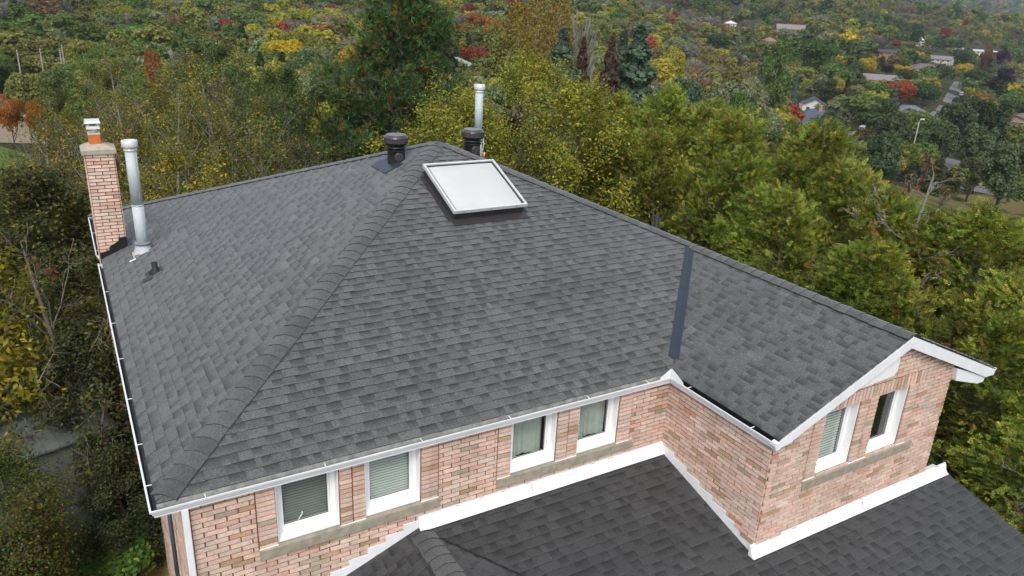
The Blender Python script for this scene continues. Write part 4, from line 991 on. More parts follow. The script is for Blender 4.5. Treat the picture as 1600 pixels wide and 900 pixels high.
cedars = [(985, 148, 27.5, 'cedar with a rusty patch at its top, farthest left of the hedge'), (1022, 133, 26.5, 'tallest yellow-green cedar of the hedge, its round top above the others'),
          (1075, 158, 25.5, 'golden cedar just right of the tallest cedar'), (1125, 172, 24.5, 'golden-tipped cedar with orange sprays, second right of the tallest cedar'),
          (1190, 178, 23.0, 'bright cedar with a spire of rusty tips in front of the tall poplar-like green tree'), (1242, 190, 22.0, 'cedar with reddish-brown tips at its shoulder, in front of the blue-roofed house'),
          (1290, 252, 21.3, 'lower cedar whose top reaches just under the bend of the fence'), (1345, 268, 20.5, 'lower green cedar left of the dead branching cedar'), (1392, 292, 20.0, 'cedar below the lawn beside the dead branches'),
          (1475, 360, 19.2, 'dark low cedar behind the dead branching cedar'), (1530, 338, 19.6, 'cedar with scorched brown top at the right edge below the fence'), (1585, 322, 19.4, 'cedar cut by the right edge, below the end of the fence'), (1640, 340, 18.8, 'cedar partly out of the picture at the right edge'),
          (1062, 205, 23.2, 'inner cedar in front of the golden cedar, close behind the right hip'), (1160, 232, 21.8, 'inner cedar in front of the golden-tipped cedar'), (1268, 300, 19.6, 'inner cedar in front of the cedar with reddish-brown tips'), (1395, 385, 17.9, 'inner cedar left of the foot of the dead branching cedar'), (955, 190, 24.5, 'inner cedar half merged with the olive broadleaf tree'),
          (1110, 250, 21.2, 'lower cedar close behind the metal valley strip and the right hip'), (1215, 305, 19.4, 'lower shaded cedar close behind the right hip'), (1330, 370, 17.8, 'shaded cedar close behind the wing ridge'), (1445, 440, 17.0, 'shaded cedar close behind the gable peak'), (1545, 470, 16.3, 'shaded cedar right of the gable overhang'), (1625, 450, 16.4, 'shaded cedar at the right edge beyond the overhang'), (1600, 640, 14.6, 'dark cedar in the shade right of the lower roof')]
for i, (px, py, r, lb) in enumerate(cedars):
    loc, h = place(px, py, r); src = ced[i % 3]; s_ = h / 8.5; w_ = rng.uniform(0.95, 1.18) * (0.6 + 0.4 * s_)
    a = rng.uniform(0.86, 1.14); hue = rng.uniform(-0.08, 0.10)
    if i < 3: src.location = loc; src.rotation_euler = (0, 0, rng.uniform(0, 6)); src.scale = (w_, w_, s_); src['label'] = lb; src['group'] = 'cedars along the side of the house'; o = src
    else: o = copy_tree(src, loc, rng.uniform(0, 6), (w_, w_, s_), lb, 'cedar', 'cedars along the side of the house')
    for ch in o.children:
        if ch.name.startswith('crown'): ch.color = (a * (1 + hue), a, a, 1)
g2_ = np.random.default_rng(31)
for (px, py, r) in ((960, 168, 30.5), (1005, 160, 29.5), (1052, 160, 28.8), (1100, 178, 27.6), (1155, 190, 26.4), (1215, 205, 25.0), (1268, 240, 23.8), (1318, 272, 22.9)):
    loc, h = place(px, py, r); s_ = h / 8.5; a = g2_.uniform(0.8, 1.05)
    o = copy_tree(ced[g2_.integers(3)], loc, g2_.uniform(0, 6), (1.1, 1.1, s_), 'cedar of the second row, its top filling the gap between front crowns', 'cedar', 'second row of cedars')
    for ch in o.children:
        if ch.name.startswith('crown'): ch.color = (a, a, a, 1)
# the dead, browned cedar
loc, h = place(1452, 238, 18.4)
g_ = np.random.default_rng(77); t = empty('dead_cedar', loc, 'dead cedar with bare grey branches and clumps of rust-brown foliage', 'cedar')
sk = Skeleton(g_, h, 0.8, 2.6, lambda u: min(1.0, 1.2 * (1 - u) ** 0.5), 46, 6, lambda u: 0.7, 0.14, -0.15, 3, 2, 0.5, rmin=0.010)
sk.wood('trunk', M['bark_pale'], t); k = g_.random(len(sk.tip)) < 0.10
add_crown([sprays(g_, sk.tip[k], sk.dir[k], 10, 0.12, 0.10, [((0.22, 0.085, 0.02), 3), ((0.15, 0.055, 0.016), 2), ((0.30, 0.15, 0.04), 1)], up=-0.3)], M['needle'], t)

# ---- 4. thin, half-bare trees on the left
SP = [(YE, 1.5), (YG2, 1.8), ((0.10, 0.15, 0.04), 3.2), ((0.15, 0.16, 0.04), 3.2), (RU, 0.5), (MG, 1.5)]
def thin_tree(px, py, r, R_, label, seed, keep=0.55, pal=SP, per=32, size=0.085, name='thin_tree', nlimb=34, twig=3, bark='bark_pale', cb=0.2):
    loc, h = place(px, py, r); g_ = np.random.default_rng(seed); t = empty(name, loc, label, 'tree')
    sk = Skeleton(g_, h, h * cb, R_, spreading, nlimb, 6, lambda u: 1.5, 0.11, -0.03, twig, 2, 0.5, spread=0.7, rmin=0.0045)
    sk.wood('trunk', M[bark], t); z = sk.tip[:, 2] / h; k = g_.random(len(sk.tip)) < np.interp(z, [0.3, 0.65, 1.0], [min(1, keep * 1.7), keep, keep * 0.45])
    add_crown([leaves(g_, sk.tip[k], sk.dir[k], per, 0.15, size, pal, 0.2, clump_var=0.32)], M['leaf'], t); return t
thin_tree(205, 70, 34, 4.2, 'half-bare tree with a tuft of orange leaves behind the chimney flue', 301, 0.8)
thin_tree(245, 95, 28, 3.6, 'grey-twigged tree with scattered yellow leaves above the tall galvanised flue', 302, 0.75)
thin_tree(330, 70, 33, 3.9, 'open-branched pale-limbed tree left of the dark pine', 303, 0.8)
thin_tree(420, 150, 26, 3.0, 'low tangle of half-bare branches behind the back-left hip', 304, 0.8)
thin_tree(120, 170, 28, 3.2, 'low yellow and rust-leaved tree behind the brick chimney', 305, 0.75, [(YE, 2.4), (OR, 1.2), (MG, 2), (OL, 3), (RU, 1.2)], 34)
thin_tree(270, 210, 20.5, 2.6, 'yellow-leaved small tree between the two flues just behind the roof', 306, 0.8, [(YE, 2.5), (YG2, 3), (OL, 3), (MG, 2)], 36)
thin_tree(478, 215, 23, 2.4, 'dark thin shrubby tree behind the middle of the back-left hip', 307, 0.7, [(OL, 3), (DG, 2.5), (BR, 1.4), (YG2, 0.7)], 30)
thin_tree(380, 225, 20.5, 2.3, 'bare grey branchwork with dull leaves just above the back-left hip', 312, 0.6, [(OL, 3), (DG, 2.0), (BR, 1.8), (YE, 0.6)], 30)
thin_tree(52, 175, 32, 2.2, 'nearly leafless grey sapling in front of the gravel car park', 308, 0.10)
thin_tree(75, 325, 16, 2.2, 'pale bare-twigged shrub with crimson berries left of the chimney', 309, 0.38, [(RE, 0.12), (OL, 3), (BR, 2), (DG, 2)], 14, 0.09, 'thin_shrub')
for i, (px, py, r, R_, lb, pal) in enumerate([
    (140, 92, 48, 4.2, 'mid-green leafy tree behind the half-bare trees at left', [(MG, 3), (OL, 3), (YG, 1)]),
    (360, 62, 46, 4.8, 'dense green tree left of the dark pine', [((0.040, 0.075, 0.026), 4), (MG, 3), (DG, 1.5)]),
    (440, 100, 42, 3.6, 'small fresh-green tree against the left flank of the pine', [((0.045, 0.085, 0.03), 4), (MG, 3), (OL, 1)]),
    (8, 266, 24, 3.0, 'dark leafy tree at the left edge below the verge', [(DG, 3), (OL, 2), (BR, 1)]),
    (66, 282, 26, 2.8, 'low yellow-flecked tree left of the chimney under the gravel car park', [(OL, 3), (YG2, 1.2), (BR, 1), (MG, 2)]),
    (300, 155, 40, 4.0, 'olive bushy tree half hidden by bare branches', [(OL, 4), (YG2, 1.5), (MG, 2)])]):
    loc, h = place(px, py, r); yellow_tree('broadleaf_tree', loc, h, R_, lb, 330 + i, pal, per=40, size=0.105, nlimb=40, cb=0.15)

# ---- 5. the shaded garden at the lower left
def bush(name, px, py, r, R_, label, seed, pal, per=20, size=0.075, nlimb=30, cat='shrub', h=None, spread=0.13):
    loc, hh = place(px, py, r)
    if h: hh = h
    g_ = np.random.default_rng(seed); t = empty(name, loc, label, cat)
    sk = Skeleton(g_, hh, hh * 0.12, R_, lambda u: math.sqrt(max(0.0, 1 - (u * 1.02) ** 2.2)) if u < 0.97 else 0.25, nlimb, 7, lambda u: 0.8, 0.06, 0.05, 1, 4, 0.4)
    sk.wood('trunk', M['bark'], t); add_crown([leaves(g_, sk.tip, sk.dir, per, spread, size, pal, 0.1)], M['leaf'], t); return t
DK = [((0.060, 0.078, 0.032), 3), ((0.085, 0.098, 0.042), 3), ((0.040, 0.052, 0.024), 2), ((0.12, 0.115, 0.05), 0.8)]
bush('shrub', 128, 395, 17.8, 2.0, 'dull olive shrub beside the left gutter below the chimney', 401, [(OL, 2), (DG, 3), (BR, 1)], size=0.085)
bush('shrub', 140, 500, 15.6, 1.25, 'tall dark small-leaved shrub beside the middle of the left gutter', 402, DK)
bush('shrub', 178, 690, 14.2, 0.85, 'rounded dark evergreen shrub against the left wall near the front corner', 403, DK, 26, 0.05, 40, spread=0.09)
bush('shrub', 30, 690, 13.2, 0.95, 'loose light-twigged shrub in front of the shed at the left edge', 404, [(MG, 2), (OL, 3), (DG, 2)], 20, 0.05)
bush('shrub', 5, 770, 12.2, 0.75, 'crimson-leaved vine shrub at the lower left edge', 405, [((0.10, 0.022, 0.02), 0.8), (OL, 2), (MG, 2)], 16, 0.05)
bush('shrub', 55, 575, 18, 1.3, 'black-green shrub behind the shed', 406, DK)
bush('shrub', 30, 335, 22, 2.6, 'deep shaded thicket bush at the left edge', 407, [(DG, 3), (OL, 1.5), (BR, 1.2)], size=0.1)
bush('shrub', 8, 850, 11.9, 0.9, 'low dark plant in the bottom left corner', 410, DK, 10)
loc, h = place(-38, 400, 15.5); yellow_tree('broadleaf_tree', loc, h, 1.1, 'sunlit yellow-leaved branch tree at the left edge', 408, [(YE, 2), (YG2, 3), (YG, 3), (OL, 1)], per=10, size=0.12, nlimb=26, cb=0.4)
def vine(label):
    g_ = np.random.default_rng(409); c = ground_hit(178, 900); t = empty('vine', (c[0], c[1], ground(c[0], c[1])), label, 'vine')
    n = 3400; P = np.stack([g_.uniform(-0.95, 0.72, n), g_.uniform(-1.4, 1.3, n), np.zeros(n)], 1)
    ok = (P[:, 0] / 1.0) ** 2 + (P[:, 1] / 1.5) ** 2 < 1; P = P[ok]; P[:, 2] = 0.35 + 0.75 * np.exp(-((P[:, 0] - 0.35) / 0.5) ** 2) + g_.normal(size=len(P)) * 0.07
    n = len(P); N_ = unit(np.stack([g_.normal(size=n) * 0.4 - 0.3, g_.normal(size=n) * 0.4 - 0.3, np.ones(n)], 1)); T_ = g_.normal(size=(n, 3)); T_ = unit(T_ - N_ * (T_ * N_).sum(1, keepdims=True))
    tint = np.where(g_.random((n, 1)) < 0.12, np.array([[0.26, 0.30, 0.04]]), np.array([[0.10, 0.21, 0.04]])) * g_.uniform(0.7, 1.3, (n, 1))
    V = rhombs(P, T_, N_, g_.uniform(0.07, 0.13, n), g_.uniform(0.07, 0.11, n)); mesh_np('foliage', V, quad_faces(n), M['leaf'], t, tint=tint)
    mb = MB()
    for k in range(14):
        a = g_.uniform(-0.6, 0.5); b = g_.uniform(-1.1, 1.0); mb.tube([(a * 0.3 + 0.3, b * 0.3, -0.05), (a * 0.7, b * 0.7, 0.4), (a, b, 0.45 + 0.3 * math.exp(-((a - .35) / .5) ** 2))], 0.012, 5)
    mb.build('stem', M['bark'], t)
vine('bright green leafy vine spilling against the foot of the left wall')
# fallen leaves: nobody could count them
g_ = np.random.default_rng(9); n = 1500; P = []
while len(P) < n:
    p = (g_.uniform(-5, 0.2), g_.uniform(3, 15)); P.append((p[0], p[1], ground(*p) + 0.02))
P = np.array(P); N_ = unit(np.stack([g_.normal(size=n) * 0.3, g_.normal(size=n) * 0.3, np.ones(n)], 1)); T_ = g_.normal(size=(n, 3)); T_ = unit(T_ - N_ * (T_ * N_).sum(1, keepdims=True))
o = mesh_np('fallen_leaves', rhombs(P, T_, N_, g_.uniform(0.05, 0.10, n), g_.uniform(0.03, 0.06, n)), quad_faces(n), M['leaf'], tint=np.where(g_.random((n, 1)) < 0.6, np.array([[0.30, 0.20, 0.06]]), np.array([[0.14, 0.08, 0.035]])) * g_.uniform(0.6, 1.2, (n, 1)))
tag(o, 'yellow and brown fallen leaves strewn over the dark garden floor', 'leaves', kind='stuff')
# ---- garden shed
p = at(62, 652, 15.5); p = Vector((p[0], p[1], ground(p[0], p[1])))
shed = empty('garden_shed', p, 'grey-green metal garden shed half hidden by shrubs at the left edge', 'shed', rz=R(18))
zt = float(at(62, 652, 15.5)[2]) - p.z
mb = MB().box((-0.95, -0.8, 0), (0.95, 0.8, zt - 0.22)); mb.build('wall', mat_plain('shed_wall', (0.08, 0.09, 0.08), 0.7), shed)
mb = MB(); mb.prism([(-1.05, -0.92, zt - 0.24), (-1.05, 0.0, zt + 0.04), (-1.05, 0.92, zt - 0.24), (-1.05, 0.92, zt - 0.28), (-1.05, 0.0, zt), (-1.05, -0.92, zt - 0.28)], (2.1, 0, 0))
for i in range(9):
    x = -1.0 + i * 0.25
    for sg in (-1, 1): mb.obox((x, 0.0, zt + 0.041), (0.02, 0, 0), (0, sg * 0.92, -0.28), (0, 0, 0.018))
mb.build('roof', mat_plain('shed_roof', (0.10, 0.115, 0.108), 0.55, 0.4, var=0.3), shed)
mb = MB().box((-0.5, -0.83, 0.05), (0.5, -0.805, zt - 0.35)); mb.build('door', mat_plain('shed_door', (0.16, 0.175, 0.16), 0.6), shed)

# ================================================================== THE VALLEY
def proj(P):
    d = np.asarray(P, float) - CAM; z = d @ AZ
    return 800 + FPX * (d @ AX) / z, 450 - FPX * (d @ AY) / z, z
GREEN = dict(dark_green=(0.046, 0.072, 0.024), green=(0.085, 0.125, 0.036), olive=(0.145, 0.150, 0.044), yellow_green=(0.235, 0.225, 0.036), grey_green=(0.155, 0.175, 0.098),
             bare_grey=(0.150, 0.138, 0.120), brown=(0.150, 0.110, 0.058), yellow=(0.46, 0.33, 0.026), orange=(0.36, 0.150, 0.034), red=(0.30, 0.065, 0.038), blue_green=(0.105, 0.150, 0.105), maroon=(0.040, 0.022, 0.026))
GREEN = {k: tuple(min(0.6, c * (1.0 if k in ('red', 'orange', 'yellow', 'maroon', 'blue_green') else 1.36)) for c in v) for k, v in GREEN.items()}
WORD = dict(dark_green='dark green', green='green', olive='olive', yellow_green='yellow-green', grey_green='grey-green', bare_grey='grey leafless', brown='brown', yellow='golden yellow', orange='orange', red='scarlet', blue_green='blue-green', maroon='dark maroon')

def blob_crown(rng, kind, n, q):
    """leaf-clump quads of a crown of height 1; returns V, per-quad tint"""
    if kind == 'cone':
        u = rng.random(n) ** 0.8; u = 1 - (1 - u) ** 0.55 if False else rng.random(n) ** 1.35
        az = rng.uniform(0, 2 * np.pi, n); whorl = 0.78 + 0.30 * np.sin(u * 46 + np.sin(az * 3)); rr = 0.24 * (1 - u) ** 0.85 * whorl * rng.uniform(0.72, 1.12, n) + 0.008
        C = np.stack([rr * np.cos(az), rr * np.sin(az), 0.06 + 0.93 * u], 1); out = np.stack([np.cos(az), np.sin(az), 0.55 + 0 * az], 1)
    elif kind == 'poplar':
        u = rng.random(n); az = rng.uniform(0, 2 * np.pi, n); rr = 0.155 * np.sin(np.pi * np.clip(u * 0.9 + 0.08, 0, 1)) ** 0.6 * rng.uniform(0.5, 1.15, n)
        C = np.stack([rr * np.cos(az), rr * np.sin(az), 0.08 + 0.92 * u], 1); out = np.stack([np.cos(az), np.sin(az), 0.6 + 0 * az], 1)
    else:
        nb = {'round': 15, 'tall': 16, 'wide': 18, 'pine': 26}[kind]
        ax = {'round': (0.30, 0.30, 0.30), 'tall': (0.21, 0.21, 0.40), 'wide': (0.42, 0.42, 0.27), 'pine': (0.26, 0.26, 0.44)}[kind]
        c0 = 1 - ax[2] - 0.02
        B = rand_unit(rng, nb) * rng.uniform(0.35, 0.78, (nb, 1)); B[:, 2] = B[:, 2] * 0.9 + 0.08; rad = rng.uniform(0.28, 0.48, nb) * (0.7 if kind == 'pine' else 1)
        b = rng.choice(nb, n, p=rad ** 2 / (rad ** 2).sum()); d = rand_unit(rng, n); d[:, 2] = np.where(rng.random(n) < 0.7, np.abs(d[:, 2]), d[:, 2])
        C = B[b] + d * rad[b][:, None] * rng.uniform(0.72, 1.06, (n, 1)); out = unit(d + C * 0.4)
        C = C * np.array(ax) + np.array([0, 0, c0])
    N_ = unit(unit(out) + rng.normal(size=(n, 3)) * 0.75 + np.array([0, 0, 0.1])); T_ = rng.normal(size=(n, 3)); T_ = unit(T_ - N_ * (T_ * N_).sum(1, keepdims=True))
    Ln = q * rng.uniform(0.6, 1.4, n)
    tint = np.clip(rng.normal(1, 0.14, (n, 1)), 0.5, 1.6) * np.array([[1, 1, 1.0]]) + rng.normal(size=(n, 3)) * 0.03
    return rhombs(C, T_, N_, Ln, Ln * rng.uniform(0.6, 0.95, n)), np.clip(tint, 0.3, 2)

# ---- prototypes of the middle distance: crown + trunk under one root
def twig_cloud(rng, n, kind='round'):
    """bare twig fans"""
    V = []; 
    for k in range(n):
        az = rng.uniform(0, 6.28); el = rng.uniform(0.5, 1.4); b = np.array([0, 0, rng.uniform(0.2, 0.5)]); d = np.array([math.cos(az) * math.cos(el), math.sin(az) * math.cos(el), math.sin(el)])
        l = rng.uniform(0.25, 0.55); s = np.cross(d, rng.normal(size=3)); s /= np.linalg.norm(s); V += [b - s * 0.004, b + s * 0.004, b + d * l + s * 0.001 + rng.normal(size=3) * 0.03, b + d * l - s * 0.001]
    V = np.array(V); return V, np.full((n, 3), 1.0)
def mid_proto(kind, n, q, seed, h=10.0):
    g_ = np.random.default_rng(seed); t = empty('tree', (0, 0, -900), 'x', 'tree')
    V, T = blob_crown(g_, kind, n, q)
    mb = MB(); mb.tube([(0, 0, -0.05 * h), (0.01 * h, 0, 0.3 * h), (0, 0.01 * h, 0.75 * h)], [0.022 * h, 0.016 * h, 0.005 * h], 6)
    for k in range(7):
        a = k * 0.9 + 0.3; z = 0.28 + 0.05 * k; l = 0.2 if kind not in ('cone', 'poplar') else 0.09
        mb.tube([(0, 0, z * h), (math.cos(a) * l * 0.6 * h, math.sin(a) * l * 0.6 * h, (z + 0.10) * h), (math.cos(a) * l * h, math.sin(a) * l * h, (z + 0.22) * h)], [0.009 * h, 0.006 * h, 0.002 * h], 4)
    mb.build('trunk', M['bark'], t); add_crown([(V * h, T)], M['leaf'], t); return t
def bare_proto(seed, h=10.0):
    g_ = np.random.default_rng(seed); t = empty('tree', (0, 0, -900), 'x', 'tree')
    V, T = blob_crown(g_, 'round', 1300, 0.026); V2, T2 = twig_cloud(g_, 420)
    mb = MB(); mb.tube([(0, 0, -0.5), (0, 0, 0.4 * h), (0, 0, 0.9 * h)], [0.2, 0.14, 0.03], 6); mb.build('trunk', M['bark_pale'], t)
    add_crown([(V * h, T), (V2 * h, T2 * 1.4)], M['leaf'], t); return t
PROTO = {k: [mid_proto(k, n, q, 900 + 10 * i + j) for j in range(3)] for i, (k, n, q) in enumerate([('round', 6500, 0.030), ('tall', 6500, 0.029), ('wide', 7500, 0.032), ('cone', 6500, 0.030), ('poplar', 7000, 0.014)])}
PROTO['pine'] = [mid_proto('pine', 8000, 0.030, 980 + j) for j in range(3)]
PROTO['bare'] = [bare_proto(990 + j) for j in range(2)]
ALLP = [p for v in PROTO.values() for p in v]
ASP = dict(round=0.36, tall=0.25, wide=0.50, cone=0.24, poplar=0.155, pine=0.30, bare=0.36)
FORM = dict(round='round-crowned', tall='tall oval', wide='broad spreading', cone='pointed conifer', poplar='slender upright', pine='shaggy pine', bare='thin twiggy')
HK = dict(round=1.15, tall=1.9, wide=0.9, cone=2.0, poplar=3.2, pine=1.45, bare=1.1)
def solve(px, py, r0, want, width):
    """distance near r0 at which the thing seen at the pixel stands on the ground with its own height"""
    best = (1e9, r0)
    for q in np.geomspace(0.55, 1.8, 70):
        p = at(px, py, r0 * q); h = float(p[2]) - ground(p[0], p[1]); e = abs(h - want(r0 * q)) / max(1.0, want(r0 * q)) + 0.12 * abs(math.log(q))
        if e < best[0]: best = (e, r0 * q)
    return best[1], width * best[1] / r0
placed = []; grp_seen = {}
def mid(px, py, r, width, colr, kind, label=None, group=None, name=None, cat='tree', hmin=2.0):
    """one tree of the middle distance, its top at pixel (px, py), width in metres"""
    if r > 100: r, width = solve(px, py, r, lambda q: HK[kind] * width * q / r, width)
    loc, h = place(px, py, r, 0.15); h = max(h, hmin); src = PROTO[kind][rng.integers(len(PROTO[kind]))]
    w = width / (2 * ASP[kind] * 10.0); col = np.array(GREEN[colr] if isinstance(colr, str) else colr) * rng.uniform(0.85, 1.18) * (1 + rng.normal(size=3) * 0.05)
    o = copy_tree(src, loc, rng.uniform(0, 6.28), (w, w, h / 10.0), label, cat, group, tuple(np.clip(col, 0.004, 1)))
    o.name = name or ('conifer' if kind in ('cone', 'pine') else 'tree')
    placed.append((loc[0], loc[1], width * 0.42)); return o
# blue-green and browned spruces beyond the hedge, pale poplars, and the trees that stand out
LIST = [(882, 42, 62, 6.6, 'blue_green', 'cone', 'blue-green spruce left of the browned spruce, above the yellow-green trees'), (1002, 38, 68, 8.4, 'blue_green', 'cone', 'largest blue-green spruce, rising behind the tallest cedar'),
        (976, 46, 71, 6.0, 'blue_green', 'cone', 'second blue-green spruce touching the largest one on its left'), (913, 57, 64, 3.4, (0.105, 0.068, 0.045), 'cone', 'small dead spruce with red-brown needles between two blue-green spruces'),
        (958, 54, 66, 4.4, (0.105, 0.070, 0.046), 'cone', 'larger dead spruce with red-brown needles left of the largest blue spruce'),
        (812, 4, 92, 5.0, (0.26, 0.185, 0.04), 'poplar', 'tawny poplar directly above the back flue pipe'), (842, -18, 96, 4.6, (0.24, 0.175, 0.045), 'poplar', 'tallest tawny poplar, its tip cut by the top of the picture'), (876, -12, 95, 4.6, (0.25, 0.185, 0.05), 'poplar', 'tawny poplar with bare white twigs right of the tallest one'), (908, 8, 98, 4.0, 'bare_grey', 'bare', 'grey bare poplar at the right end of the tawny poplars'), (780, 40, 90, 5, 'olive', 'tall', 'dull olive tree at the left end of the tawny poplars'),
        (1222, 62, 118, 5.6, 'green', 'tall', 'tall narrow green tree beside the blue-roofed house'), (1282, 56, 205, 12, (0.062, 0.112, 0.022), 'round', 'big bright-green round tree above the blue-roofed house'), (1248, 108, 150, 2.4, 'blue_green', 'cone', 'thin blue spruce just right of the tall narrow green tree'),
        (1126, 48, 290, 10, 'dark_green', 'round', 'deep green round tree standing alone beyond the hedge, above the cedars'), (1412, 122, 320, 12.5, (0.36, 0.085, 0.035), 'round', 'large brick-red maple in the middle of the village'), (1401, 131, 288, 6.0, 'blue_green', 'cone', 'pale blue spruce standing against the brick-red maple'),
        (1356, 88, 420, 10.5, 'yellow', 'round', 'golden tree above the low grey-roofed house'), (1437, 79, 500, 7.5, 'yellow', 'round', 'small round golden tree left of the grey-roofed white house'), (1414, 100, 395, 11, 'yellow', 'wide', 'spreading golden tree right above the brick-red maple'), (1507, 98, 400, 12, 'yellow', 'wide', 'broad golden tree above the street'), (1340, 92, 410, 6, 'blue_green', 'cone', 'small blue spruce touching the golden tree'),
        (1318, 76, 440, 5.5, 'maroon', 'round', 'small purple-leaved round tree above the big dark trees'), (1388, 99, 415, 9, 'maroon', 'wide', 'dark purple-leaved spreading tree between two golden trees'), (1572, 104, 300, 9, 'maroon', 'round', 'dark purple-leaved round tree at the right edge'), (1492, 168, 255, 7.5, 'maroon', 'wide', 'dark purple-leaved tree behind the tan gabled house'), (1560, 78, 420, 16, 'maroon', 'wide', 'long dark purple-leaved crown near the right edge'),
        (1300, 120, 300, 11, 'dark_green', 'round', 'deep green round tree right of the thin blue spruce'), (1345, 122, 330, 13, 'dark_green', 'wide', 'broad dark green crown below the low grey-roofed house'), (1335, 140, 250, 9.5, 'dark_green', 'round', 'dark round tree in front of the broad dark crown'), (1378, 148, 240, 9, 'dark_green', 'round', 'dark round tree left of the pale blue spruce'), (1450, 128, 270, 13, 'dark_green', 'wide', 'spreading dark tree right of the brick-red maple'), (1475, 98, 380, 11, 'dark_green', 'round', 'dark tree between two golden trees above the street'),
        (1512, 140, 215, 9, (0.070, 0.100, 0.034), 'pine', 'dark shaggy pine beside the tan gabled house'), (1558, 150, 210, 10, (0.05, 0.075, 0.022), 'tall', 'dark tall tree right of the tan gabled house'), (1590, 140, 230, 9, 'green', 'round', 'green tree cut by the right edge above the pines'), (1525, 105, 330, 10, (0.07, 0.095, 0.04), 'round', 'soft grey-green tree right of the broad golden tree'), (1555, 90, 350, 8, 'green', 'cone', 'pointed green larch near the right edge'),
        (1312, 158, 122, 7.5, (0.105, 0.145, 0.075), 'pine', 'blue-green pine in front of the blue-roofed house'), (1352, 198, 118, 5.5, (0.125, 0.105, 0.045), 'round', 'brownish round tree between two pines behind the fence'), (1402, 165, 124, 7.5, (0.095, 0.135, 0.066), 'pine', 'pine below the pale blue spruce, left of the street lamp'), (1388, 200, 112, 6.5, (0.085, 0.130, 0.060), 'pine', 'rounded dark pine just behind the second fence post'), (1470, 175, 122, 7.0, (0.105, 0.138, 0.060), 'pine', 'pine just right of the street lamp'), (1500, 146, 140, 8.0, (0.080, 0.118, 0.050), 'pine', 'tallest dark pine beside the street'),
        (1546, 180, 120, 6.5, (0.100, 0.145, 0.066), 'pine', 'pine in front of the tan gabled house'), (1590, 205, 114, 7.5, (0.105, 0.150, 0.075), 'pine', 'pine behind the last fence post at the right edge'), (1440, 215, 113, 5.0, (0.092, 0.132, 0.066), 'pine', 'lower pine right behind the fence under the street lamp'), (1530, 235, 110, 4.5, (0.09, 0.095, 0.045), 'pine', 'olive young pine right behind the fence'), (1275, 195, 116, 5.0, (0.07, 0.08, 0.055), 'pine', 'thin grey-green pine left of the bare twiggy tree'), (1330, 215, 110, 4.2, 'bare_grey', 'bare', 'grey bare tree behind the fence between the pines'),
        (365, 30, 205, 4.2, 'orange', 'round', 'small flame-orange tree high on the left wooded slope'), (122, 58, 118, 5.5, (0.26, 0.22, 0.05), 'round', 'pale golden tree behind the light poles'), (55, 58, 150, 8, 'olive', 'round', 'olive round tree behind the first light pole'), (8, 146, 92, 3.6, 'orange', 'wide', 'rust-orange bush-like tree at the edge of the gravel car park'), (50, 150, 88, 2.8, (0.30, 0.12, 0.03), 'wide', 'second rust-orange low tree beside the gravel car park'), (40, 108, 100, 5.5, 'olive', 'round', 'dull tree behind the rust-orange low trees'), (80, 100, 95, 5, 'green', 'round', 'green tree right of the rust-orange low trees'),
        (236, 62, 70, 1.8, (0.26, 0.10, 0.04), 'tall', 'orange-red tree showing among the bare branches'), (460, 45, 150, 9, (0.18, 0.17, 0.03), 'round', 'yellow-green tree left of the pine'), (425, 60, 140, 8.5, 'yellow_green', 'round', 'yellow-olive tree left of the grey-green willow'), (488, 68, 125, 8, 'grey_green', 'round', 'grey-green willow beside the pine'), (395, 20, 220, 8, 'yellow_green', 'round', 'bright yellow-green tree high on the left slope'), (195, 6, 250, 7, 'yellow_green', 'round', 'yellow-green tree near the top left'),
        (700, 52, 115, 7.5, 'dark_green', 'cone', 'dark spruce right of the pine'), (770, 66, 120, 6, 'red', 'round', 'scarlet tree above the skylight, left of the back flue pipe'), (716, 40, 150, 5, 'red', 'round', 'scarlet tree right above the dark spruce'), (740, 18, 210, 8, 'orange', 'round', 'orange-red tree on the slope right of the pine'), (690, 28, 180, 5, 'orange', 'round', 'orange maple beside the tip of the pine'), (520, 5, 240, 5.5, 'red', 'round', 'scarlet tree on the slope left of the tip of the pine'), (440, 18, 230, 6, 'red', 'round', 'scarlet tree on the left slope above the yellow-olive trees'), (735, 4, 250, 7, 'red', 'round', 'scarlet maple at the top right of the pine'), (770, 20, 230, 8, 'orange', 'tall', 'orange maple left of the tawny poplars'),
        (1310, 118, 180, 5, 'yellow_green', 'round', 'lime-tinted tree below the big bright-green tree'), (1055, 68, 120, 6, 'yellow_green', 'round', 'yellow-green tree right of the largest blue spruce'), (1080, 115, 70, 5, 'blue_green', 'round', 'grey-blue tree just behind the golden cedar'), (1140, 105, 95, 6, 'olive', 'tall', 'olive conical tree above the golden-tipped cedar'), (1175, 115, 80, 4.5, 'grey_green', 'round', 'grey-green tree behind the bright cedar'), (1160, 135, 62, 4, 'green', 'round', 'low green tree just behind the golden-tipped cedar'),
        (1325, 22, 560, 12, 'olive', 'wide', 'broad olive tree on the far ridge'), (1482, 42, 640, 13, 'red', 'round', 'brick-red tree in front of the right wooded ridge'), (1510, 28, 800, 10, 'red', 'round', 'red tree on top of the right wooded ridge'), (1435, 32, 600, 12, 'dark_green', 'tall', 'dark tall tree left of the brick-red ridge tree'), (1418, 34, 600, 9, 'green', 'round', 'green tree beside the dark tall ridge tree'), (1510, 72, 480, 14, (0.075, 0.11, 0.045), 'round', 'green round tree in front of the white flat-roofed house'), (1550, 72, 470, 9, (0.2, 0.12, 0.05), 'tall', 'russet oval tree right of the white flat-roofed house')]
for (px, py, r, w, c, k, lb) in LIST: mid(px, py, r, w, c, k, lb)

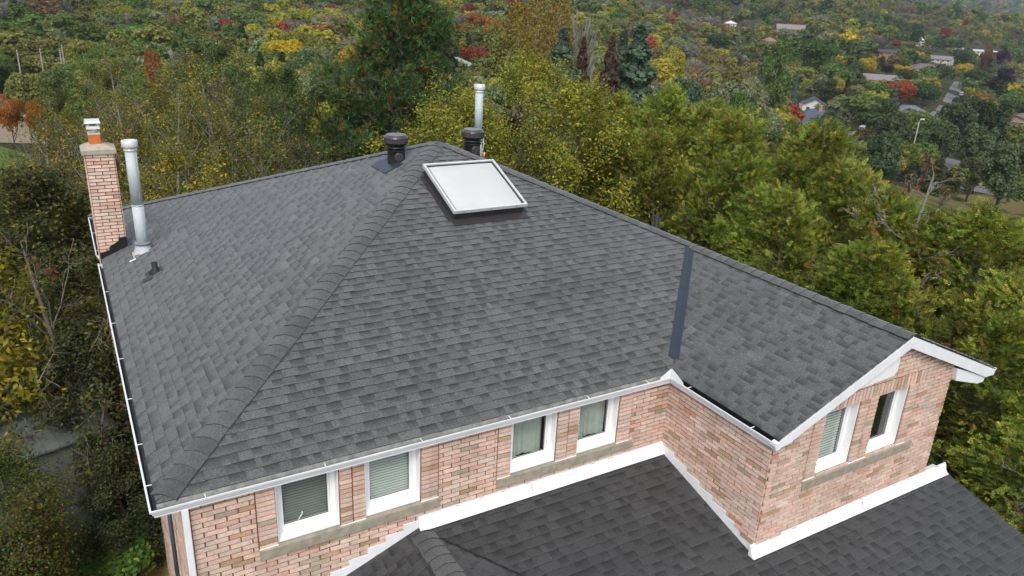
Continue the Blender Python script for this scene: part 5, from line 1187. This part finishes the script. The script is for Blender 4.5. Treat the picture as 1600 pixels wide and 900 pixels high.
# ---- houses of the village
HOUSEMAT = {}
def hm(c, rough=0.8):
    k = tuple(round(x, 3) for x in c)
    if k not in HOUSEMAT: HOUSEMAT[k] = mat_plain('paint_%d' % len(HOUSEMAT), c, rough, 0.2, var=0.15, scale=1.0)
    return HOUSEMAT[k]
clear = []
def cottage(px, py, r, w, d, hw, hr, roofc, wallc, label, rz=0.0, style='gable', chim=0, name='house'):
    """house whose roof ridge shows at pixel (px, py), r metres away"""
    r0 = r; r, w = solve(px, py, r, lambda q: hw + hr, w); d = d * r / r0
    p = at(px, py, r); gz_ = ground(p[0], p[1]); base = min(float(p[2]) - hw - hr, gz_); zb = float(p[2]) - hw - hr
    face = math.atan2(p[0] - CAM[0], p[1] - CAM[1])
    t = empty(name, (float(p[0]), float(p[1]), zb), label, 'house', rz=-face + rz)
    mb = MB(); mb.box((-w / 2, -d / 2, min(-0.3, gz_ - zb - 1.0)), (w / 2, d / 2, hw))
    if style == 'gable': mb.prism([(-w / 2, -d / 2, hw), (-w / 2, d / 2, hw), (-w / 2, 0, hw + hr * 0.96)], (0.2, 0, 0)); mb.prism([(w / 2 - 0.2, -d / 2, hw), (w / 2 - 0.2, d / 2, hw), (w / 2 - 0.2, 0, hw + hr * 0.96)], (0.2, 0, 0))
    if style == 'front': mb.prism([(-w / 2, -d / 2, hw), (w / 2, -d / 2, hw), (0, -d / 2, hw + hr * 0.96)], (0, 0.2, 0))
    mb.build('wall', hm(wallc), t)
    e = 0.5; rf = MB()
    if style == 'gable': rf.prism([(-w / 2 - e, -d / 2 - e, hw - 0.15), (-w / 2 - e, 0, hw + hr), (-w / 2 - e, d / 2 + e, hw - 0.15), (-w / 2 - e, d / 2 + e, hw - 0.35), (-w / 2 - e, 0, hw + hr - 0.2), (-w / 2 - e, -d / 2 - e, hw - 0.35)], (w + 2 * e, 0, 0))
    elif style == 'front': rf.prism([(-w / 2 - e, -d / 2 - e, hw - 0.15), (0, -d / 2 - e, hw + hr), (w / 2 + e, -d / 2 - e, hw - 0.15), (w / 2 + e, -d / 2 - e, hw - 0.35), (0, -d / 2 - e, hw + hr - 0.2), (-w / 2 - e, -d / 2 - e, hw - 0.35)], (0, d + 2 * e, 0))
    else:
        k = min(w, d) / 2; A = [(-w / 2 - e, -d / 2 - e, hw), (w / 2 + e, -d / 2 - e, hw), (w / 2 + e, d / 2 + e, hw), (-w / 2 - e, d / 2 + e, hw)]; Bq = [(-w / 2 + k, 0, hw + hr), (w / 2 - k, 0, hw + hr)] if w > d + .5 else [(-0.1, 0, hw + hr), (0.1, 0, hw + hr)]
        rf.add(A + [(x, y, z - 0.25) for x, y, z in A] + Bq, [(0, 1, 9, 8), (1, 2, 9), (2, 3, 8, 9), (3, 0, 8), (0, 4, 5, 1), (1, 5, 6, 2), (2, 6, 7, 3), (3, 7, 4, 0), (7, 6, 5, 4)])
    ro = rf.build('roof', hm(roofc), t)
    n = max(2, int(w / 3.2))
    for i in range(n):
        x = -w / 2 + w * (i + 0.5) / n; z1 = hw - 0.5
        f = MB().box((x - 0.75, -d / 2 - 0.06, z1 - 1.35), (x + 0.75, -d / 2 - 0.005, z1)).build('window', hm((0.7, 0.7, 0.7)), t)
        MB().box((x - 0.62, -d / 2 - 0.08, z1 - 1.22), (x + 0.62, -d / 2 - 0.062, z1 - 0.13)).build('pane', hm((0.05, 0.06, 0.07), 0.2), f)
    MB().box((w * 0.1, -d / 2 - 0.07, 0.05), (w * 0.1 + 1.0, -d / 2 - 0.004, 2.1)).build('door', hm((0.2, 0.08, 0.06)), t)
    for i in range(chim):
        x = -w * 0.33 + i * w * 0.38; MB().box((x - 0.55, -0.5 - i, hw), (x + 0.55, 0.3 - i, hw + hr + 1.2)).build('chimney', hm((0.42, 0.22, 0.16)), ro)
        MB().box((x - 0.65, -0.6 - i, hw + hr + 1.2), (x + 0.65, 0.4 - i, hw + hr + 1.35)).build('chimney_cap', hm((0.4, 0.36, 0.32)), ro)
    clear.append((px, py, w * FPX / r * 0.5, (hr + hw) * FPX / r * 0.75, r)); placed.append((float(p[0]), float(p[1]), w * 0.6)); return t
SLATE = (0.085, 0.10, 0.135); GREYR = (0.22, 0.20, 0.205); WHT = (0.62, 0.60, 0.56); TAN = (0.42, 0.31, 0.22); BRK = (0.34, 0.17, 0.11); BRN = (0.16, 0.115, 0.10)
cottage(1276, 170, 215, 13, 10, 3.0, 4.0, SLATE, TAN, 'large house with a slate-blue roof and two brick chimneys beyond the hedge', R(20), 'hip', 2)
cottage(1274, 152, 235, 7, 7, 3.5, 2.6, SLATE, WHT, 'white gabled house with a slate-blue roof just above the two-chimney roof', R(5), 'front')
cottage(1375, 116, 385, 17, 10, 4.0, 2.4, GREYR, WHT, 'low white house with a grey roof left of the brick-red maple', R(10), 'gable')
cottage(1387, 77, 500, 14, 9, 4.6, 1.8, (0.07, 0.07, 0.08), (0.45, 0.15, 0.08), 'red-brick house with a dark roof and white windows high in the village', R(-5), 'hip')
cottage(1445, 99, 440, 15, 11, 3.0, 3.2, (0.15, 0.11, 0.115), WHT, 'house with a purple-brown roof right of the spreading golden tree', R(25), 'hip')
cottage(1470, 87, 520, 13, 9, 3.2, 2.2, GREYR, WHT, 'white house with a grey roof right of the small round golden tree', R(-10), 'gable')
cottage(1525, 77, 540, 26, 9, 3.5, 1.2, (0.5, 0.5, 0.5), WHT, 'long white flat-roofed house behind the green round tree', R(5), 'hip')
cottage(1531, 176, 235, 7.5, 11, 3.4, 2.0, BRN, TAN, 'tan gabled house with a brown roof right of the street', R(-12), 'front', 0)
cottage(1420, 164, 300, 13, 9, 3.0, 2.6, (0.16, 0.18, 0.21), TAN, 'house with a blue-grey roof below the brick-red maple', R(10), 'hip')
cottage(1338, 205, 190, 9, 8, 2.8, 2.2, (0.14, 0.14, 0.16), (0.36, 0.24, 0.18), 'dark-roofed house behind the bare tree and the fence', R(30), 'hip')
cottage(1594, 178, 240, 9, 9, 3.0, 2.4, BRN, (0.46, 0.34, 0.24), 'tan house cut by the right edge', R(-10), 'front')
cottage(1236, 38, 540, 17, 9, 5.5, 3.2, (0.24, 0.19, 0.19), (0.40, 0.33, 0.28), 'pale tan house with twin gables on the far left of the ridge', R(8), 'gable')
cottage(1142, 32, 450, 6, 6, 5.5, 2.0, (0.6, 0.6, 0.62), (0.66, 0.58, 0.46), 'small white house alone on the wooded slope beyond the hedge', R(5), 'hip')
cottage(1436, 58, 640, 9, 8, 5.0, 2.0, WHT, WHT, 'white house half hidden in trees below the right wooded ridge', 0, 'gable')
cottage(706, 89, 128, 7.0, 5, 2.0, 2.0, (0.22, 0.30, 0.28), (0.28, 0.3, 0.28), 'low building with a weathered green-grey roof right of the pine', R(15), 'hip')
cottage(1203, 58, 560, 9, 8, 4.5, 2.4, (0.28, 0.16, 0.14), TAN, 'small brown-roofed house below the twin-gabled house', R(12), 'hip')

# ---- vehicles
def car(px, py, colr, label, rz, kind='car', rr=None):
    c = ground_hit(px, py) if rr is None else at(px, py, rr); t = empty('parked_car', (float(c[0]), float(c[1]), ground(c[0], c[1]) + 0.22), label, 'car', 'parked cars', rz)
    van = kind == 'van'; hgt = 1.9 if van else 1.42
    pr_ = [(-2.2, 0.35), (-2.15, 0.80), (-1.25, 0.92), (-0.7, hgt), (1.2, hgt), (1.85, 0.95), (2.2, 0.85), (2.22, 0.35)] if not van else [(-2.4, 0.35), (-2.35, 1.0), (-1.7, 1.1), (-1.3, hgt), (2.3, hgt), (2.4, 0.35)]
    mb = MB(); mb.prism([(x, -0.88, z) for x, z in pr_], (0, 1.76, 0)); mb.build('body', hm(colr, 0.3), t, bevel=0.08)
    for sy in (-0.885, 0.875):
        g2 = MB(); g2.prism([(-1.0, sy, 0.95), (-0.62, sy, hgt - 0.1), (1.1, sy, hgt - 0.1), (1.5, sy, 0.95)], (0, 0.012, 0)); g2.build('window', hm((0.03, 0.035, 0.04), 0.15), t)
    g2 = MB(); g2.add([(-1.27, -0.75, 0.96), (-1.27, 0.75, 0.96), (-0.74, 0.68, hgt - 0.06), (-0.74, -0.68, hgt - 0.06)] if not van else [(-1.70, -0.75, 1.14), (-1.70, 0.75, 1.14), (-1.34, 0.7, hgt - 0.1), (-1.34, -0.7, hgt - 0.1)], [(0, 1, 2, 3)]); g2.build('windscreen', hm((0.03, 0.035, 0.04), 0.15), t)
    for x in (-1.4, 1.4):
        for sy in (-0.9, 0.7):
            w = MB(); w.tube([(x, sy, 0.33), (x, sy + 0.2, 0.33)], 0.33, 16); w.build('wheel', hm((0.02, 0.02, 0.02)), t)
    clear.append((px, py, 14, 8, float(np.hypot(c[0] - CAM[0], c[1] - CAM[1])))); placed.append((float(c[0]), float(c[1]), 4)); return t
car(4, 172, (0.30, 0.42, 0.45), 'pale teal car parked behind the rust-orange low tree at the left edge', R(20))
car(4, 190, (0.03, 0.03, 0.035), 'black car at the left edge of the gravel car park', R(80))
car(58, 186, (0.5, 0.62, 0.6), 'pale green car at the right end of the gravel car park', R(60))
car(1346, 206, (0.55, 0.56, 0.57), 'white van parked by the dark-roofed house', R(30), 'van')
car(1474, 186, (0.50, 0.51, 0.53), 'silver car parked along the village street', R(70))
car(1502, 150, (0.75, 0.76, 0.77), 'white van at the far end of the village street', R(20), 'van')
car(1530, 240, (0.45, 0.47, 0.5), 'grey car half hidden by the pines near the fence', R(40))

# ---- posts, lamp and fence
for i, (px, py, r, lb) in enumerate([(26, 80, 125, 'thin pale pole, leftmost of the tall poles beyond the gravel car park'), (62, 78, 128, 'thin pale pole, second of the tall poles beyond the gravel car park'), (93, 80, 132, 'shorter thin pale pole left of the rightmost pole'), (96, 72, 130, 'thin pale pole, rightmost of the tall poles beyond the gravel car park')]):
    p = at(px, py, r); z = ground(p[0], p[1]); h = float(p[2]) - z
    t = empty('light_pole', (float(p[0]), float(p[1]), z), lb, 'pole', 'pale poles beyond the car park')
    MB().tube([(0, 0, -0.3), (0, 0, h * 0.6), (0.02, 0, h)], [0.13, 0.11, 0.075], 8).build('pole', hm((0.24, 0.225, 0.205)), t)
    MB().tube([(0.02, 0, h), (0.02, 0, h + 0.16)], [0.12, 0.07], 8).build('cap', hm((0.4, 0.4, 0.4)), t)
    clear.append((px, py + 18, 4, 20, r))
p = at(1437, 187, 185); z = ground(p[0], p[1]); h = float(p[2]) - z
t = empty('street_lamp', (float(p[0]), float(p[1]), z), 'white street lamp standing among the pines by the village street', 'street lamp')
MB().tube([(0, 0, -0.3), (0, 0, h - 0.4), (0.2, 0, h - 0.05), (0.9, 0, h)], [0.13, 0.09, 0.08, 0.07], 8).build('pole', hm((0.42, 0.42, 0.42)), t)
MB().box((0.6, -0.22, h - 0.08), (1.5, 0.22, h + 0.14)).build('lamp_head', hm((0.7, 0.7, 0.7)), t, bevel=0.06)
clear.append((1437, 198, 5, 16, 185))
fp = [ground_hit(px, py) for px, py in ((1205, 262), (1262, 268), (1324, 276), (1387, 283), (1452, 293), (1519, 303), (1587, 312), (1655, 322))]
t = empty('chain_link_fence', tuple(map(float, fp[0])), 'dark chain-link fence running along the rough grass beyond the hedge', 'fence'); o0 = np.array(fp[0]); tops = []
for q in fp:
    q = np.array(q); q[2] = ground(q[0], q[1]); a = q - o0; MB().tube([a - (0, 0, 0.2), a + (0, 0, 1.85)], 0.14, 8).build('post', M['black'], t); tops.append(a)
mb = MB()
for a, b in zip(tops[:-1], tops[1:]):
    for z in (0.1, 1.8): mb.tube([a + (0, 0, z), b + (0, 0, z)], 0.05, 6)
mb.build('rail', M['black'], t)
mb = MB(); 
for a, b in zip(tops[:-1], tops[1:]):
    n = 24
    for i in range(n):
        for (s0, s1) in ((0, 2.6), (2.6, 0)):
            f0, f1 = (i + s0) / n, (i + s1) / n
            if max(f0, f1) > 1: continue
            P = a + (b - a) * f0 + (0, 0, 0.1); Q = a + (b - a) * f1 + (0, 0, 1.8); mb.tube([P, Q], 0.006, 3, caps=False)
mb.build('wire_mesh', hm((0.12, 0.12, 0.12)), t)

# ---- the woods: the trees that show largest are things, the rest is one far mass
cand = []
g_ = np.random.default_rng(21)
def sample(r0, r1, c0, c1, sp):
    """jittered points between two distances and two picture columns"""
    a0, a1 = YAW + math.atan((c0 - 800) / FPX), YAW + math.atan((c1 - 800) / FPX); r = r0
    while r < r1:
        s = sp * (0.85 + 0.0007 * r) * math.sqrt(max(0.6, min(2.2, r / 260))); n = max(1, int((a1 - a0) * r / s))
        for i in range(n):
            a = a0 + (a1 - a0) * (i + g_.random()) / n; rr = r + g_.uniform(-0.5, 0.5) * s; cand.append((CAM[0] + rr * math.sin(a), CAM[1] + rr * math.cos(a), rr, s))
        r += s * 0.9
sample(72, 130, -600, 1120, 5.6)
sample(130, 430, -600, 800, 6.6); sample(430, 560, 100, 1000, 7.2)
sample(130, 620, 800, 1240, 6.4); sample(620, 900, 1000, 1250, 7.5)
sample(1200, 4600, 1300, 1700, 9.5); sample(122, 250, 1240, 1850, 8.0); sample(250, 620, 1240, 1850, 5.6); sample(620, 1200, 1200, 1850, 7.0)
cand = np.array(cand); cx, cy, cr, cs = cand.T; n = len(cand)
keep = np.ones(n, bool)
for (x, y, w) in placed: keep &= (cx - x) ** 2 + (cy - y) ** 2 > (w + 1.6) ** 2
zz = ground(cx, cy)
n1 = np.sin(cx * 0.021 + 2) * np.sin(cy * 0.018) + 0.6 * np.sin(cx * 0.047 + cy * 0.035); hts = np.clip(g_.normal(9.8, 1.9, n) + n1 * 1.4, 5, 15) * np.where((cr > 230) & (cx * 0 + proj(np.stack([cx, cy, zz], 1))[0] > 1230) & (cr < 620), 1.15, 1.0) * np.where(cr > 620, 1.25, 1.0) * np.where(cr > 2000, 1.7, 1.0)
keep &= (cr < 2000) | (np.sin(cx * 0.006 + 1) * np.sin(cy * 0.004) + 0.5 * np.sin(cx * 0.013 + cy * 0.011) > -0.25)
pcol = proj(np.stack([cx, cy, zz], 1))[0]; capy = np.interp(cr, [70, 120, 180, 240], [115, 66, 28, -200]); hor = -2 + 0.0485 * (pcol - 800)
hts = np.where(cr < 240, np.minimum(hts, np.maximum(3.0, CAM[2] - cr * (capy - hor) / FPX - zz)), hts)
px_, py_, _ = proj(np.stack([cx, cy, zz + hts * 0.6], 1)); ptop = proj(np.stack([cx, cy, zz + hts], 1))[1]
wpx = hts * 0.3 * FPX / cr
for (hx, hy, hw_, hh_, hr_) in clear:
    keep &= ~((cr < hr_ + 3) & (np.abs(px_ - hx) < hw_ * 0.85 + wpx * 0.8) & (ptop < hy + hh_ * 0.35) & (py_ > hy - hh_))
def in_road(p): return False
# keep the car park, the verge, the lawn and the street open
for nm in ('car_park', 'verge', 'lawn', 'field', 'road'):
    V = np.array([v.co[:2] for v in bpy.data.objects[nm].data.vertices])
    for s0 in range(0, n, 400):
        sl_ = slice(s0, s0 + 400); d = ((cx[sl_, None] - V[None, :, 0]) ** 2 + (cy[sl_, None] - V[None, :, 1]) ** 2).min(1); keep[sl_] &= d > (4.2 if nm != 'road' else 3.6) ** 2
pxg, pyg, _ = proj(np.stack([cx, cy, zz], 1))
keep &= ~((pxg > -150) & (pxg < 78) & (pyg > 150) & (cr < 140)); keep &= ~((pxg > -150) & (pxg < 72) & (ptop < 205) & (pyg > 178) & (cr < 125))
keep &= ~((pxg > 1225) & (cr < 112))
cx, cy, cr, cs, zz, hts, n1, px_, py_, ptop, wpx = (a[keep] for a in (cx, cy, cr, cs, zz, hts, n1, px_, py_, ptop, wpx)); n = len(cx)
names = list(GREEN)
def colour_of(i):
    x, r = px_[i], cr[i]; k = n1[i] + g_.normal() * 0.35
    if r > 620: w = dict(dark_green=2.5, green=3, olive=3.5, brown=1.2, yellow_green=1, bare_grey=1.5, red=0.10)
    elif x > 1230: w = dict(dark_green=3, green=3, olive=2.2, yellow_green=1.2, grey_green=1.2, bare_grey=0.8, brown=0.7, yellow=0.5, orange=0.12, red=0.06, maroon=0.35, blue_green=0.4)
    elif x > 820: w = dict(dark_green=1.3, green=1.8, olive=3, yellow_green=2.2, grey_green=2.4, bare_grey=2.8, brown=1.2, red=0.05, orange=0.09)
    elif x > 420: w = dict(dark_green=1.6, green=1.8, olive=2.4, yellow_green=2.8, grey_green=1.4, brown=1.5, red=0.28, orange=0.42, bare_grey=1.0, yellow=0.35)
    else: w = dict(dark_green=2.4, green=3.6, olive=2.6, yellow_green=0.8, grey_green=1.6, bare_grey=1.4, brown=0.7, red=0.05, orange=0.07)
    if k > 0.9: w['dark_green'] = w.get('dark_green', 0) * 2.5; w['green'] = w.get('green', 0) * 1.6
    if k < -0.8: w['bare_grey'] = w.get('bare_grey', 0) * 2.6; w['brown'] = w.get('brown', 0) * 2.2
    if r < 150:
        for q in ('red', 'orange', 'yellow'): w.pop(q, None)
    acc = [q for q in ('red', 'orange', 'yellow', 'maroon', 'blue_green') if q in w]; tot = sum(w.values())
    if g_.random() < sum(w[q] for q in acc) / tot:
        p = np.array([w[q] for q in acc]); return acc[g_.choice(len(acc), p=p / p.sum())]
    ks = [q for q in ('dark_green', 'green', 'olive', 'grey_green', 'yellow_green', 'brown', 'bare_grey') if q in w]; p = np.array([w[q] for q in ks]); cu = np.cumsum(p / p.sum())
    n2 = math.sin(cx[i] * 0.013 + cy[i] * 0.019 + 1) * 0.5 + math.sin(cx[i] * 0.037 - cy[i] * 0.029) * 0.35
    return ks[min(len(ks) - 1, int(np.searchsorted(cu, np.clip(0.5 + 0.36 * n2 + g_.normal() * 0.2, 0, 0.999))))]
cols = [colour_of(i) for i in range(n)]
kinds = []
for i in range(n):
    c = cols[i]
    if c in ('dark_green', 'blue_green') and g_.random() < 0.4: kinds.append('cone')
    elif c == 'bare_grey' and g_.random() < 0.75: kinds.append('bare')
    elif c == 'brown' and g_.random() < 0.4: kinds.append('bare')
    else: kinds.append(['round', 'tall', 'wide', 'round'][g_.integers(4)])
inview = (px_ > -20) & (px_ < 1620) & (ptop < 330) & (py_ > -15)
order = np.argsort(-np.where(inview, wpx, 0)); NIND = 290; ind = set(order[:NIND].tolist())
def zone(x, r, y):
    a = 'beyond the gravel car park' if x < 110 else 'on the slope far behind the chimney' if x < 270 else 'on the wooded slope behind the half-bare trees' if x < 500 else 'on the slope around the dark pine' if x < 705 else 'on the slope above the skylight' if x < 800 else 'on the slope around the tawny poplars' if x < 930 else 'on the slope above the cedar hedge' if x < 1220 else 'among the village houses beyond the fence'
    return a
for i in sorted(ind):
    c, k = cols[i], kinds[i]; z_ = zone(px_[i], cr[i], py_[i]); dist = 'nearer' if cr[i] < 85 else 'middle' if cr[i] < 130 else 'distant'
    lb = '%s %s tree %s, %s row' % (WORD[c], FORM[k].replace('thin ', ''), z_, dist); lb = lb.replace('conifer tree', 'conifer').replace('pine tree', 'pine')
    src = PROTO[k][g_.integers(len(PROTO[k]))]; w = hts[i] * g_.uniform(0.85, 1.2) / 10 * (0.75 if k == 'wide' else 1)
    col = np.array(GREEN[c]) * g_.uniform(0.75, 1.25) * (1 + g_.normal(size=3) * 0.06)
    o = copy_tree(src, (cx[i], cy[i], zz[i] - 0.2), g_.uniform(0, 6.28), (w, w, hts[i] / 10), lb, 'tree', '%s %s trees %s, %s row' % (WORD[c], FORM[k], z_, dist), tuple(np.clip(col, 0.004, 1)))
    o.name = 'conifer' if k == 'cone' else 'tree'
for p in ALLP:
    for ch in list(p.children): bpy.data.objects.remove(ch)
    bpy.data.objects.remove(p)
LOD = {}
for lod, (nq, q) in enumerate([(1900, 0.044), (760, 0.066), (260, 0.108), (4500, 0.030), (50, 0.26)]):
    for k in ('round', 'tall', 'wide', 'cone'): LOD[lod, k] = [blob_crown(np.random.default_rng(60 + lod * 10 + j), k, nq, q) for j in range(3)]
    LOD[lod, 'bare'] = [tuple(np.concatenate(z) for z in zip(blob_crown(np.random.default_rng(90 + j), 'round', nq // 2, q * 0.6), twig_cloud(np.random.default_rng(j), nq // 3))) for j in range(2)]
VV, TT = [], []
for i in range(n):
    if i in ind: continue
    lod = 3 if cr[i] < 120 else 0 if cr[i] < 210 else 1 if cr[i] < 480 else 2 if cr[i] < 1200 else 4
    pl = LOD[lod, kinds[i]]; V, T = pl[g_.integers(len(pl))]; a = g_.uniform(0, 6.28); ca, sa = math.cos(a), math.sin(a); w = hts[i] * g_.uniform(1.0, 1.4) * (0.85 if kinds[i] == 'wide' else 1.15)
    X = np.stack([cx[i] + w * (V[:, 0] * ca - V[:, 1] * sa), cy[i] + w * (V[:, 0] * sa + V[:, 1] * ca), zz[i] + V[:, 2] * hts[i]], 1)
    col = np.array(GREEN[cols[i]]) * g_.uniform(0.80, 1.22) * (1 + g_.normal(size=3) * 0.05)
    VV.append(X.astype(np.float32)); TT.append((T * col).astype(np.float32))
V = np.concatenate(VV); T = np.concatenate(TT)
far = mesh_np('far_wood', V, quad_faces(len(V) // 4), M['far'], tint=np.clip(T, 0.003, 1))
tag(far, 'autumn woods covering the hillsides and the valley behind the single trees', 'woods', kind='stuff')
print('far trees', n - len(ind), 'quads', len(V) // 4)

# ---- far plain: pale fields and a strip of water beyond the ridge
draped('field', [((1395, 22), (1700, 44)), ((1400, 14), (1700, 34))], mat_turf('far_field', (0.16, 0.17, 0.10), (0.26, 0.25, 0.17), 0.02), 'pale fields on the far plain', 'field', 1.0)

# ---- the air
hz = bpy.data.materials.new('air'); hz.use_nodes = True; nt = hz.node_tree; nt.nodes.clear()
pv = nt.nodes.new('ShaderNodeVolumePrincipled'); pv.inputs['Color'].default_value = (0.74, 0.85, 1.0, 1); pv.inputs['Density'].default_value = HAZE; pv.inputs['Anisotropy'].default_value = 0.2
ou = nt.nodes.new('ShaderNodeOutputMaterial'); nt.links.new(pv.outputs[0], ou.inputs['Volume'])
mb = MB().box((CAM[0] - 7200, CAM[1] - 7200, -60), (CAM[0] + 7200, CAM[1] + 7200, 420)); o = mb.build('haze', hz); tag(o, 'thin blue autumn haze over the valley', 'haze', kind='stuff')
